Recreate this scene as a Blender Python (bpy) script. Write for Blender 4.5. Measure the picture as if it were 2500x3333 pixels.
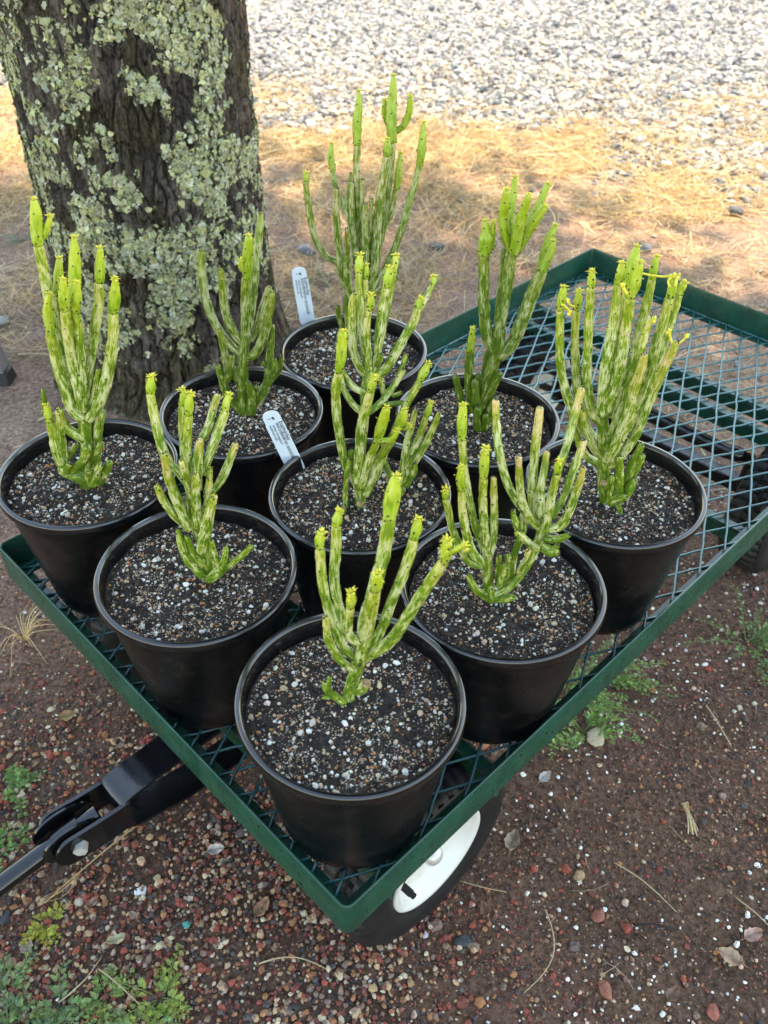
import bpy, math
import numpy as np
from mathutils import Matrix, Vector

# ------------------------------------------------------------------ camera, sky, sun, exposure
scene = bpy.context.scene
COL = scene.collection
for o in list(bpy.data.objects):
    bpy.data.objects.remove(o)

CAM_H, PITCH, ROLL, FOC = 1.05023, math.radians(40.8757), math.radians(-1.0), 2900.0 / 3333.0
cd = bpy.data.cameras.new('camera')
cam = bpy.data.objects.new('camera', cd)
COL.objects.link(cam)
fw = np.array([0, math.cos(PITCH), -math.sin(PITCH)])
rt0 = np.array([1.0, 0, 0])
dn0 = np.array([0, -math.sin(PITCH), -math.cos(PITCH)])
rt = math.cos(ROLL) * rt0 + math.sin(ROLL) * dn0
dn = -math.sin(ROLL) * rt0 + math.cos(ROLL) * dn0
cam.matrix_world = Matrix(((rt[0], -dn[0], -fw[0], 0), (rt[1], -dn[1], -fw[1], 0), (rt[2], -dn[2], -fw[2], CAM_H), (0, 0, 0, 1)))
cd.sensor_fit = 'VERTICAL'
cd.sensor_height = 36.0
cd.sensor_width = 27.0
cd.lens = 36.0 * FOC
cd.clip_start = 0.02
cd.clip_end = 800
cd.dof.use_dof = True
cd.dof.focus_distance = 0.95
cd.dof.aperture_fstop = 9.0
scene.camera = cam

SUN_EL, SUN_AZ = math.radians(66), math.radians(32)      # azimuth measured from +Y towards +X
w = bpy.data.worlds.new('World')
scene.world = w
w.use_nodes = True
nt = w.node_tree
nt.nodes.clear()
sky = nt.nodes.new('ShaderNodeTexSky')
sky.sky_type = 'NISHITA'
sky.sun_disc = False
sky.sun_elevation = SUN_EL
sky.sun_rotation = SUN_AZ
sky.air_density = 1.3
sky.dust_density = 0.4
sky.ozone_density = 2.0
bg = nt.nodes.new('ShaderNodeBackground')
bg.inputs['Strength'].default_value = 0.15
wo = nt.nodes.new('ShaderNodeOutputWorld')
nt.links.new(sky.outputs[0], bg.inputs[0])
nt.links.new(bg.outputs[0], wo.inputs[0])

sl = bpy.data.lights.new('sun', 'SUN')
sl.energy = 2.6
sl.angle = math.radians(0.53)
sl.color = (1.0, 0.93, 0.82)
sun = bpy.data.objects.new('sun', sl)
COL.objects.link(sun)
sd = Vector((math.sin(SUN_AZ) * math.cos(SUN_EL), math.cos(SUN_AZ) * math.cos(SUN_EL), math.sin(SUN_EL)))
sun.rotation_euler = sd.to_track_quat('Z', 'Y').to_euler()
sun.location = sd * 20

vs = scene.view_settings
vs.view_transform = 'Standard'
vs.look = 'None'
vs.gamma = 1.0
vs.use_curve_mapping = False
vs.exposure = 2.4
vs.use_white_balance = True               # camera balanced for open shade
vs.white_balance_temperature = 8600
vs.white_balance_tint = 10
scene.display_settings.display_device = 'sRGB'
scene.render.engine = 'CYCLES'
scene.cycles.use_denoising = True
try:
    scene.cycles.denoiser = 'OPENIMAGEDENOISE'
except Exception:
    pass
scene.cycles.max_bounces = 7
scene.cycles.diffuse_bounces = 4
scene.cycles.glossy_bounces = 3
scene.cycles.transmission_bounces = 3
scene.cycles.transparent_max_bounces = 4
scene.cycles.caustics_reflective = False
scene.cycles.caustics_refractive = False

RNG = np.random.default_rng(7)

# ------------------------------------------------------------------ noise
def _hash(ix, iy, iz, seed):
    h = (ix.astype(np.int64) * 374761393 + iy.astype(np.int64) * 668265263 + iz.astype(np.int64) * 2147483647 + seed * 1274126177) & 0xFFFFFFFF
    h = ((h ^ (h >> 13)) * 1274126177) & 0xFFFFFFFF
    h = ((h ^ (h >> 16)) * 2246822519) & 0xFFFFFFFF
    return ((h ^ (h >> 15)) & 0xFFFFFF) / float(0xFFFFFF)

def vnoise(x, y, z=0.0, seed=0):
    x, y, z = np.broadcast_arrays(np.asarray(x, float), np.asarray(y, float), np.asarray(z, float))
    ix, iy, iz = np.floor(x), np.floor(y), np.floor(z)
    fx, fy, fz = x - ix, y - iy, z - iz
    ux, uy, uz = [f * f * (3 - 2 * f) for f in (fx, fy, fz)]
    r = 0
    for dx in (0, 1):
        for dy in (0, 1):
            for dz in (0, 1):
                wgt = (ux if dx else 1 - ux) * (uy if dy else 1 - uy) * (uz if dz else 1 - uz)
                r = r + wgt * _hash(ix + dx, iy + dy, iz + dz, seed)
    return r

def fbm(x, y, z=0.0, oct=4, seed=0):
    a, s, t = 0.5, 0.0, 0.0
    for k in range(oct):
        s = s + a * vnoise(np.asarray(x) * 2 ** k, np.asarray(y) * 2 ** k, np.asarray(z) * 2 ** k, seed + k * 17)
        t += a
        a *= 0.5
    return s / t

def worley(x, y, seed=0, period=None):
    ix, iy = np.floor(x), np.floor(y)
    f1 = np.full(x.shape, 9.0)
    f2 = np.full(x.shape, 9.0)
    idc = np.zeros(x.shape)
    for dx in (-1, 0, 1):
        for dy in (-1, 0, 1):
            cx, cy = ix + dx, iy + dy
            hx = np.mod(cx, period) if period else cx
            px = cx + _hash(hx, cy, hx * 0 + 3, seed)
            py = cy + _hash(hx, cy, hx * 0 + 5, seed)
            d = np.hypot(x - px, y - py)
            hid = _hash(hx, cy, hx * 0 + 9, seed)
            nearer = d < f1
            f2 = np.where(nearer, f1, np.minimum(f2, d))
            idc = np.where(nearer, hid, idc)
            f1 = np.where(nearer, d, f1)
    return f1, f2, idc

def sstep(a, b, x):
    t = np.clip((np.asarray(x, float) - a) / (b - a), 0, 1)
    return t * t * (3 - 2 * t)

# ------------------------------------------------------------------ mesh helpers
class MB:
    def __init__(self):
        self.v, self.f3, self.f4, self.c, self.s, self.n = [], [], [], [], [], 0
    def add(self, v, f3=None, f4=None, c=None, s=None):
        v = np.asarray(v, float).reshape(-1, 3)
        if f3 is not None and len(f3):
            self.f3.append(np.asarray(f3, np.int64).reshape(-1, 3) + self.n)
        if f4 is not None and len(f4):
            self.f4.append(np.asarray(f4, np.int64).reshape(-1, 4) + self.n)
        self.v.append(v)
        k = len(v)
        if c is None:
            c = (1, 1, 1)
        c = np.asarray(c, float)
        self.c.append(np.broadcast_to(c, (k, 3)) if c.ndim == 1 else c)
        if s is None:
            s = np.zeros((k, 3))
        self.s.append(np.asarray(s, float))
        self.n += k
        return self
    def mesh(self, name, smooth=True):
        v = np.concatenate(self.v)
        f3 = np.concatenate(self.f3) if self.f3 else np.zeros((0, 3), np.int64)
        f4 = np.concatenate(self.f4) if self.f4 else np.zeros((0, 4), np.int64)
        me = bpy.data.meshes.new(name)
        me.vertices.add(len(v))
        me.vertices.foreach_set('co', v.astype(np.float32).ravel())
        li = np.concatenate([f3.ravel(), f4.ravel()]).astype(np.int32)
        me.loops.add(len(li))
        me.loops.foreach_set('vertex_index', li)
        m = len(f3) + len(f4)
        me.polygons.add(m)
        ls = np.concatenate([np.arange(len(f3)) * 3, len(f3) * 3 + np.arange(len(f4)) * 4]).astype(np.int32)
        me.polygons.foreach_set('loop_start', ls)
        me.polygons.foreach_set('use_smooth', np.full(m, bool(smooth)))
        c = np.concatenate(self.c)
        at = me.attributes.new('col', 'FLOAT_COLOR', 'POINT')
        at.data.foreach_set('color', np.concatenate([c, np.ones((len(c), 1))], 1).astype(np.float32).ravel())
        s = np.concatenate(self.s)
        if np.any(s):
            at = me.attributes.new('suv', 'FLOAT_VECTOR', 'POINT')
            at.data.foreach_set('vector', s.astype(np.float32).ravel())
        me.update(calc_edges=True)
        me.validate()
        return me

def obj(name, mesh, mat=None, parent=None, loc=None, rot=None, kind=None):
    if isinstance(mesh, MB):
        mesh = mesh.mesh(name)
    o = bpy.data.objects.new(name, mesh)
    COL.objects.link(o)
    if mat is not None and mesh is not None:
        mesh.materials.clear()
        mesh.materials.append(mat)
    if parent is not None:
        o.parent = parent
    if loc is not None:
        o.location = loc
    if rot is not None:
        o.rotation_euler = rot
    if kind:
        o['kind'] = kind
    return o

def tag(o, label, cat, group=None):
    o['label'] = label
    o['category'] = cat
    if group:
        o['group'] = group
    return o

def thing(name, label, cat, loc=(0, 0, 0), rz=0.0, group=None):
    o = bpy.data.objects.new(name, None)
    COL.objects.link(o)
    o.empty_display_size = 0.05
    o.location = loc
    o.rotation_euler = (0, 0, rz)
    return tag(o, label, cat, group)

def frames(path):
    path = np.asarray(path, float)
    t = np.gradient(path, axis=0)
    t /= np.linalg.norm(t, axis=1)[:, None] + 1e-12
    a = np.array([0, 0, 1.0]) if abs(t[0][2]) < 0.9 else np.array([1.0, 0, 0])
    n = np.cross(t[0], a)
    n /= np.linalg.norm(n)
    N = [n]
    for k in range(1, len(path)):
        n = N[-1] - t[k] * (N[-1] @ t[k])
        n /= np.linalg.norm(n) + 1e-12
        N.append(n)
    N = np.array(N)
    return t, N, np.cross(t, N)

def tube(mb, path, rad, sides=10, cap0=True, cap1=True, col=None, suv=False, v0=0.0, squash=1.0):
    path = np.asarray(path, float)
    k = len(path)
    rad = np.broadcast_to(np.asarray(rad, float), (k,)) if np.ndim(rad) < 2 else rad
    t, N, B = frames(path)
    th = np.arange(sides) * 2 * math.pi / sides
    R = rad[:, None] if rad.ndim == 1 else rad
    P = path[:, None, :] + (np.cos(th)[None, :, None] * N[:, None, :] + squash * np.sin(th)[None, :, None] * B[:, None, :]) * R[..., None]
    V = P.reshape(-1, 3)
    i = np.arange(k - 1)[:, None] * sides
    j = np.arange(sides)[None, :]
    jn = (j + 1) % sides
    F = np.stack([i + j, i + jn, i + sides + jn, i + sides + j], -1).reshape(-1, 4)
    L = np.r_[0, np.cumsum(np.linalg.norm(np.diff(path, axis=0), axis=1))] + v0
    Rm = np.broadcast_to(R, (k, sides))
    S = np.stack([np.cos(th)[None, :] * Rm, np.sin(th)[None, :] * Rm, np.broadcast_to(L[:, None], (k, sides))], -1).reshape(-1, 3)
    f3 = []
    ex, es = [], []
    n0 = len(V)
    if cap0:
        ex.append(path[0]); es.append((0, 0, L[0]))
        c0 = n0
        n0 += 1
        f3 += [(c0, (a + 1) % sides, a) for a in range(sides)]
    if cap1:
        ex.append(path[-1]); es.append((0, 0, L[-1]))
        b = (k - 1) * sides
        f3 += [(n0, b + a, b + (a + 1) % sides) for a in range(sides)]
    if ex:
        V = np.vstack([V, ex])
        S = np.vstack([S, es])
    if col is not None:
        col = np.asarray(col, float)
        if col.ndim == 2:
            cc = np.repeat(col, sides, 0)
            if cap0: cc = np.vstack([cc, col[:1]])
            if cap1: cc = np.vstack([cc, col[-1:]])
            col = cc
    mb.add(V, f3, F, col, S if suv else None)
    return mb

def catmull(pts, n):
    pts = np.asarray(pts, float)
    if len(pts) == 2:
        t = np.linspace(0, 1, n)[:, None]
        return pts[0] * (1 - t) + pts[1] * t
    p = np.vstack([2 * pts[0] - pts[1], pts, 2 * pts[-1] - pts[-2]])
    d = np.r_[0, np.cumsum(np.linalg.norm(np.diff(pts[:, :3], axis=0), axis=1))]
    out = []
    for s in np.linspace(0, d[-1], n):
        k = min(max(np.searchsorted(d, s) - 1, 0), len(pts) - 2)
        u = (s - d[k]) / (d[k + 1] - d[k] + 1e-12)
        a, b, c, e = p[k], p[k + 1], p[k + 2], p[k + 3]
        out.append(0.5 * ((2 * b) + (-a + c) * u + (2 * a - 5 * b + 4 * c - e) * u * u + (-a + 3 * b - 3 * c + e) * u ** 3))
    return np.array(out)

def box(mb, lo, hi, M=None, col=None):
    lo, hi = np.asarray(lo, float), np.asarray(hi, float)
    v = np.array([[(lo, hi)[a][0], (lo, hi)[b][1], (lo, hi)[c][2]] for a in (0, 1) for b in (0, 1) for c in (0, 1)])
    if M is not None:
        v = v @ np.asarray(M)[:3, :3].T + np.asarray(M)[:3, 3]
    mb.add(v, None, [(0, 1, 3, 2), (4, 6, 7, 5), (0, 4, 5, 1), (2, 3, 7, 6), (0, 2, 6, 4), (1, 5, 7, 3)], col)
    return mb

def bevel_box(mb, lo, hi, b=0.001, M=None, col=None):
    """box with chamfered edges"""
    lo, hi = np.asarray(lo, float), np.asarray(hi, float)
    c = (lo + hi) / 2
    h = (hi - lo) / 2
    b = min(b, h.min() * 0.45)
    V, idx = [], {}
    for sx in (-1, 1):
        for sy in (-1, 1):
            for sz in (-1, 1):
                s = np.array([sx, sy, sz])
                for ax in range(3):
                    d = h - b
                    d[ax] = h[ax]
                    idx[(sx, sy, sz, ax)] = len(V)
                    V.append(c + s * d)
    F4, F3 = [], []
    for ax in range(3):
        o1, o2 = [a for a in range(3) if a != ax]
        for sg in (-1, 1):
            q = []
            for a1, a2 in ((-1, -1), (1, -1), (1, 1), (-1, 1)):
                s = [0, 0, 0]; s[ax] = sg; s[o1] = a1; s[o2] = a2
                q.append(idx[(*s, ax)])
            flip = (sg > 0) == (ax == 1)
            F4.append(q[::-1] if flip else q)
    for ax in range(3):
        o1, o2 = [a for a in range(3) if a != ax]
        for a1 in (-1, 1):
            for a2 in (-1, 1):
                def k(e, w):
                    s = [0, 0, 0]; s[ax] = e; s[o1] = a1; s[o2] = a2
                    return idx[(*s, w)]
                F4.append([k(-1, o1), k(1, o1), k(1, o2), k(-1, o2)])
    for sx in (-1, 1):
        for sy in (-1, 1):
            for sz in (-1, 1):
                F3.append([idx[(sx, sy, sz, a)] for a in range(3)])
    V = np.array(V)
    ctr = V.mean(0)
    def fix(f):
        p = V[f]
        nrm = np.cross(p[1] - p[0], p[2] - p[0])
        return f if nrm @ (p.mean(0) - ctr) > 0 else f[::-1]
    F4 = [fix(f) for f in F4]
    F3 = [fix(f) for f in F3]
    if M is not None:
        V = V @ np.asarray(M)[:3, :3].T + np.asarray(M)[:3, 3]
    mb.add(V, F3, F4, col)
    return mb

def lathe(mb, prof, seg=64, axis='z', close=False, col=None, mod=None):
    """prof: list of (r, h); revolved about axis"""
    prof = np.asarray(prof, float)
    th = np.arange(seg) * 2 * math.pi / seg
    r = prof[:, 0][:, None] * np.ones(seg)
    if mod is not None:
        r = r + mod(prof, th)
    x, y = r * np.cos(th), r * np.sin(th)
    z = np.broadcast_to(prof[:, 1][:, None], x.shape)
    if axis == 'z':
        V = np.stack([x, y, z], -1)
    else:                           # axis y
        V = np.stack([x, z, -y], -1)
    k = len(prof)
    kk = k if close else k - 1
    i = np.arange(kk)[:, None]
    j = np.arange(seg)[None, :]
    i2, j2 = (i + 1) % k, (j + 1) % seg
    F = np.stack([i * seg + j, i * seg + j2, i2 * seg + j2, i2 * seg + j], -1).reshape(-1, 4)
    mb.add(V.reshape(-1, 3), None, F, col)
    return mb

def icosphere(sub):
    t = (1 + 5 ** .5) / 2
    v = [(-1, t, 0), (1, t, 0), (-1, -t, 0), (1, -t, 0), (0, -1, t), (0, 1, t), (0, -1, -t), (0, 1, -t), (t, 0, -1), (t, 0, 1), (-t, 0, -1), (-t, 0, 1)]
    f = [(0, 11, 5), (0, 5, 1), (0, 1, 7), (0, 7, 10), (0, 10, 11), (1, 5, 9), (5, 11, 4), (11, 10, 2), (10, 7, 6), (7, 1, 8), (3, 9, 4), (3, 4, 2), (3, 2, 6), (3, 6, 8), (3, 8, 9), (4, 9, 5), (2, 4, 11), (6, 2, 10), (8, 6, 7), (9, 8, 1)]
    v = [np.array(p) / np.linalg.norm(p) for p in v]
    for _ in range(sub):
        mid, nf = {}, []
        def m(a, b):
            key = (min(a, b), max(a, b))
            if key not in mid:
                p = v[a] + v[b]
                v.append(p / np.linalg.norm(p))
                mid[key] = len(v) - 1
            return mid[key]
        for a, b, c in f:
            ab, bc, ca = m(a, b), m(b, c), m(c, a)
            nf += [(a, ab, ca), (b, bc, ab), (c, ca, bc), (ab, bc, ca)]
        f = nf
    return np.array(v), np.array(f)
ICO = [icosphere(k) for k in range(3)]
OCT = (np.array([(1, 0, 0), (-1, 0, 0), (0, 1, 0), (0, -1, 0), (0, 0, 1), (0, 0, -1)], float), np.array([(0, 2, 4), (2, 1, 4), (1, 3, 4), (3, 0, 4), (2, 0, 5), (1, 2, 5), (3, 1, 5), (0, 3, 5)]))
ICO.append(OCT)                     # index 3: the smallest crumbs

def pebbles(mb, pos, size, col, sub=0, flat=(0.55, 0.9), rough=0.28, rng=RNG, sink=0.25, stretch=(1.0, 1.5)):
    """many lumpy stones joined into mb. pos (n,3) ground points, size (n,) diameters"""
    V0, F0 = ICO[sub]
    n = len(pos)
    if n == 0:
        return mb
    k = len(V0)
    bump = 1 + rough * (rng.random((n, k)) - 0.5) * 2
    low = rng.normal(0, 1, (n, 3))
    low /= np.linalg.norm(low, axis=1)[:, None]
    bump *= 1 - 0.3 * np.clip(np.einsum('kj,nj->nk', V0, low) - 0.45, 0, 1) * 1.6
    sc = np.stack([rng.uniform(*stretch, n), np.ones(n), rng.uniform(*flat, n)], 1) * (np.asarray(size) / 2)[:, None]
    V = V0[None] * bump[..., None]
    q = rng.normal(0, 0.35, (n, 4))
    q[:, 0] += 1
    az = rng.uniform(0, math.pi * 2, n)
    V = V * sc[:, None, :]
    tx, ty = rng.normal(0, 0.25, n), rng.normal(0, 0.25, n)
    c, s = np.cos(tx)[:, None], np.sin(tx)[:, None]
    V = np.stack([V[..., 0], c * V[..., 1] - s * V[..., 2], s * V[..., 1] + c * V[..., 2]], -1)
    c, s = np.cos(ty)[:, None], np.sin(ty)[:, None]
    V = np.stack([c * V[..., 0] + s * V[..., 2], V[..., 1], -s * V[..., 0] + c * V[..., 2]], -1)
    c, s = np.cos(az)[:, None], np.sin(az)[:, None]
    V = np.stack([c * V[..., 0] - s * V[..., 1], s * V[..., 0] + c * V[..., 1], V[..., 2]], -1)
    P = np.asarray(pos, float).copy()
    P[:, 2] += sc[:, 2] * (1 - 2 * sink)
    V = V + P[:, None, :]
    F = F0[None] + (np.arange(n) * k)[:, None, None]
    mb.add(V.reshape(-1, 3), F.reshape(-1, 3), None, np.repeat(np.asarray(col), k, 0))
    return mb

def blades(mb, pos, length, width, col, rng=RNG, lift=0.02, curve=0.5, az=None, tilt=None, seg=3):
    """dry stalks / straw: bent three-sided tubes lying on the ground"""
    n = len(pos)
    az = rng.uniform(0, 2 * math.pi, n) if az is None else az
    t = np.linspace(-0.5, 0.5, seg + 1)
    d = np.stack([np.cos(az), np.sin(az), np.zeros(n)], 1)
    p = np.stack([-np.sin(az), np.cos(az), np.zeros(n)], 1)
    bend = rng.normal(0, curve, n) * length
    slope = (rng.normal(0, 0.12, n) if tilt is None else tilt)
    path = pos[:, None, :] + d[:, None, :] * (t[None, :, None] * length[:, None, None]) + p[:, None, :] * ((t ** 2 - 0.08)[None, :, None] * bend[:, None, None])
    zz = np.abs(slope[:, None] * t[None, :] * length[:, None]) + rng.uniform(0, lift, n)[:, None] + np.maximum(0, rng.normal(0, 0.25, n))[:, None] * (0.25 - t ** 2)[None, :] * length[:, None]
    path[..., 2] += zz
    wd = width[:, None] * (1 - 0.45 * (t + 0.5))[None, :]
    V = []
    for a in (0, 2.094, 4.189):
        V.append(path + p[:, None, :] * (np.cos(a) * wd)[..., None] / 2 + np.array([0, 0, 1.0]) * (np.sin(a) * wd)[..., None] / 2)
    V = np.stack(V, 2)                       # n, seg+1, 3, 3
    F = []
    for k in range(seg):
        for a in range(3):
            b = (a + 1) % 3
            F.append((k * 3 + a, k * 3 + b, (k + 1) * 3 + b, (k + 1) * 3 + a))
    F = np.array(F)
    vc = (seg + 1) * 3
    FF = F[None] + (np.arange(n) * vc)[:, None, None]
    mb.add(V.reshape(-1, 3), None, FF.reshape(-1, 4), np.repeat(col, vc, 0))
    return mb

# ------------------------------------------------------------------ materials
def newmat(name):
    m = bpy.data.materials.new(name)
    m.use_nodes = True
    t = m.node_tree
    b = t.nodes['Principled BSDF']
    return m, t, b

def N(t, typ, **kw):
    n = t.nodes.new(typ)
    for k, v in kw.items():
        if hasattr(n, k):
            setattr(n, k, v)
    return n

def noise_node(t, scale, detail=4, rough=0.55, vec=None, dim='3D'):
    n = t.nodes.new('ShaderNodeTexNoise')
    n.noise_dimensions = dim
    n.inputs['Scale'].default_value = scale
    n.inputs['Detail'].default_value = detail
    n.inputs['Roughness'].default_value = rough
    if vec is None:
        g = t.nodes.new('ShaderNodeTexCoord')
        vec = g.outputs['Object']
    t.links.new(vec, n.inputs['Vector'])
    return n

def ramp(t, src, stops):
    r = t.nodes.new('ShaderNodeValToRGB')
    e = r.color_ramp.elements
    while len(e) < len(stops):
        e.new(0.5)
    for k, (p, c) in enumerate(stops):
        e[k].position = p
        e[k].color = (*c, 1) if len(c) == 3 else c
    t.links.new(src, r.inputs[0])
    return r

def mix(t, fac, a, b, mode='MIX'):
    m = t.nodes.new('ShaderNodeMix')
    m.data_type = 'RGBA'
    m.blend_type = mode
    m.clamp_factor = True
    ins = [s for s in m.inputs if s.enabled]
    def put(sock, val):
        if hasattr(val, 'is_output') or isinstance(val, bpy.types.NodeSocket):
            t.links.new(val, sock)
        elif isinstance(val, (int, float)):
            sock.default_value = val
        else:
            sock.default_value = (*val, 1)
    put(m.inputs[0], fac)
    put(m.inputs[6], a)
    put(m.inputs[7], b)
    return m.outputs[2]

def bump(t, b, height, strength=0.3, dist=0.002):
    n = t.nodes.new('ShaderNodeBump')
    n.inputs['Strength'].default_value = strength
    n.inputs['Distance'].default_value = dist
    t.links.new(height, n.inputs['Height'])
    t.links.new(n.outputs[0], b.inputs['Normal'])
    return n

def attr(t, name):
    a = t.nodes.new('ShaderNodeAttribute')
    a.attribute_name = name
    return a

def mathn(t, op, a, b=None, clamp=False):
    m = t.nodes.new('ShaderNodeMath')
    m.operation = op
    m.use_clamp = clamp
    for k, v in enumerate((a, b)):
        if v is None:
            continue
        if isinstance(v, (int, float)):
            m.inputs[k].default_value = v
        else:
            t.links.new(v, m.inputs[k])
    return m.outputs[0]

def paint(name, c, rough=0.35, var=0.25, scale=30, spec=0.5, bumpk=0.0, dust=None, dusts=18, coat=0.0):
    m, t, b = newmat(name)
    nz = noise_node(t, scale, 5)
    lo = tuple(x * (1 - var) for x in c)
    hi = tuple(x * (1 + var) for x in c)
    col = ramp(t, nz.outputs[0], [(0.3, lo), (0.7, hi)]).outputs[0]
    if dust:
        nd = noise_node(t, dusts, 7, 0.7)
        fac = ramp(t, nd.outputs[0], [(0.52, (0, 0, 0)), (0.78, (1, 1, 1))]).outputs[0]
        col = mix(t, mathn(t, 'MULTIPLY', fac, dust[1]), col, dust[0])
    t.links.new(col, b.inputs['Base Color'])
    nr = noise_node(t, scale * 2.3, 4)
    r = mathn(t, 'MULTIPLY_ADD', nr.outputs[0], 0.25)
    r.node.inputs[2].default_value = rough - 0.12
    t.links.new(r, b.inputs['Roughness'])
    b.inputs['Specular IOR Level'].default_value = spec
    b.inputs['Coat Weight'].default_value = coat
    b.inputs['Coat Roughness'].default_value = 0.1
    if bumpk:
        bump(t, b, noise_node(t, scale * 5, 4).outputs[0], bumpk, 0.001)
    return m

def vcol(name, rough=0.8, nscale=400, var=0.35, bumpk=0.35, bd=0.001, spec=0.3, trans=0.0):
    m, t, b = newmat(name)
    a = attr(t, 'col')
    nz = noise_node(t, nscale, 4)
    k = ramp(t, nz.outputs[0], [(0.25, (1 - var,) * 3), (0.75, (1 + var,) * 3)]).outputs[0]
    c = mix(t, 1.0, a.outputs[0], k, 'MULTIPLY')
    t.links.new(c, b.inputs['Base Color'])
    b.inputs['Roughness'].default_value = rough
    b.inputs['Specular IOR Level'].default_value = spec
    if bumpk:
        bump(t, b, nz.outputs[0], bumpk, bd)
    if trans:
        tr = t.nodes.new('ShaderNodeBsdfTranslucent')
        t.links.new(c, tr.inputs[0])
        ms = t.nodes.new('ShaderNodeMixShader')
        ms.inputs[0].default_value = trans
        t.links.new(b.outputs[0], ms.inputs[1])
        t.links.new(tr.outputs[0], ms.inputs[2])
        t.links.new(ms.outputs[0], t.nodes['Material Output'].inputs[0])
    return m

M = {}
M['green'] = paint('green_enamel', (0.0055, 0.056, 0.033), 0.27, 0.3, 25, 0.5, 0.10, ((0.15, 0.13, 0.10), 0.22), 28)
M['wire'] = paint('green_wire_coating', (0.020, 0.125, 0.120), 0.26, 0.2, 60, 0.8, 0.05)
M['blacksteel'] = paint('black_steel', (0.005, 0.005, 0.006), 0.14, 0.3, 40, 0.6, 0.10, ((0.10, 0.09, 0.08), 0.05), 50)
M['rubber'] = paint('tyre_rubber', (0.009, 0.009, 0.0095), 0.55, 0.3, 60, 0.35, 0.25, ((0.12, 0.09, 0.07), 0.16), 22)
M['rimwhite'] = paint('white_rim_paint', (0.62, 0.61, 0.56), 0.35, 0.06, 14, 0.5, 0.0, ((0.40, 0.32, 0.22), 0.35), 14)
M['sticker'] = paint('faded_sticker', (0.62, 0.60, 0.55), 0.6, 0.15, 120, 0.3, 0.0, ((0.35, 0.25, 0.14), 0.6), 60)
M['steel'] = paint('zinc_steel', (0.55, 0.54, 0.50), 0.32, 0.15, 80)
M['steel'].node_tree.nodes['Principled BSDF'].inputs['Metallic'].default_value = 0.35
M['pot'] = paint('black_pot_plastic', (0.0042, 0.0041, 0.0043), 0.29, 0.3, 20, 0.40, 0.16, ((0.11, 0.085, 0.065), 0.16), 34)
M['potrim'] = paint('black_pot_rim', (0.006, 0.006, 0.0065), 0.16, 0.25, 40, 0.8, 0.05, ((0.10, 0.09, 0.08), 0.10), 60)
M['grain'] = vcol('potting_grains', 0.85, 900, 0.22, 0.3, 0.0006)
M['gravel'] = vcol('gravel_stones', 0.78, 260, 0.35, 0.45, 0.0015)
M['straw'] = vcol('dry_straw', 0.7, 300, 0.25, 0.0, trans=0.25)
M['lichen'] = vcol('lichen_thallus', 0.9, 520, 0.40, 0.7, 0.002)
M['weed'] = vcol('weed_leaf', 0.55, 250, 0.25, 0.2, 0.0005, 0.4, trans=0.3)
M['treeleaf'] = vcol('tree_leaf', 0.5, 30, 0.25, 0.0, trans=0.35)
M['dryleaf'] = vcol('dry_leaf', 0.75, 180, 0.4, 0.3, 0.001, trans=0.15)
M['limb'] = vcol('limb_bark', 0.9, 25, 0.5, 0.6, 0.01)
M['wood'] = paint('weathered_wood', (0.23, 0.21, 0.20), 0.8, 0.35, 40, 0.2, 0.4)
M['blackfoot'] = paint('black_rubber_foot', (0.02, 0.02, 0.022), 0.6)
M['scar'] = paint('leaf_scar', (0.022, 0.010, 0.006), 0.6, 0.4, 300)
M['cut'] = paint('cut_wood', (0.30, 0.19, 0.10), 0.85, 0.6, 500, 0.2, 0.8)
M['leaflet'] = paint('tiny_yellow_leaflet', (0.72, 0.62, 0.06), 0.5, 0.3, 500)
M['tagwhite'] = paint('white_tag_plastic', (0.70, 0.80, 0.90), 0.3, 0.04, 40, 0.5)
M['ink'] = paint('black_print', (0.02, 0.02, 0.025), 0.5)
M['teal'] = paint('teal_plastic_chip', (0.02, 0.30, 0.22), 0.4)

def soil_mat():
    m, t, b = newmat('potting_soil')
    nz = noise_node(t, 260, 6, 0.7)
    c = ramp(t, nz.outputs[0], [(0.32, (0.012, 0.009, 0.007)), (0.55, (0.038, 0.027, 0.019)), (0.72, (0.09, 0.062, 0.042))]).outputs[0]
    t.links.new(c, b.inputs['Base Color'])
    b.inputs['Roughness'].default_value = 0.9
    bump(t, b, nz.outputs[0], 0.9, 0.003)
    return m
M['soil'] = soil_mat()

def ground_mat():
    m, t, b = newmat('ground')
    a = attr(t, 'col')
    n1 = noise_node(t, 130, 8, 0.7)
    n2 = noise_node(t, 14, 5, 0.6)
    k1 = ramp(t, n1.outputs[0], [(0.34, (0.30, 0.29, 0.28)), (0.66, (1.8, 1.8, 1.8))]).outputs[0]
    k2 = ramp(t, n2.outputs[0], [(0.3, (0.7, 0.68, 0.66)), (0.7, (1.25, 1.25, 1.25))]).outputs[0]
    c = mix(t, 1.0, mix(t, 1.0, a.outputs[0], k1, 'MULTIPLY'), k2, 'MULTIPLY')
    t.links.new(c, b.inputs['Base Color'])
    b.inputs['Roughness'].default_value = 0.88
    b.inputs['Specular IOR Level'].default_value = 0.25
    bump(t, b, n1.outputs[0], 1.0, 0.012)
    return m
M['ground'] = ground_mat()

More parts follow.
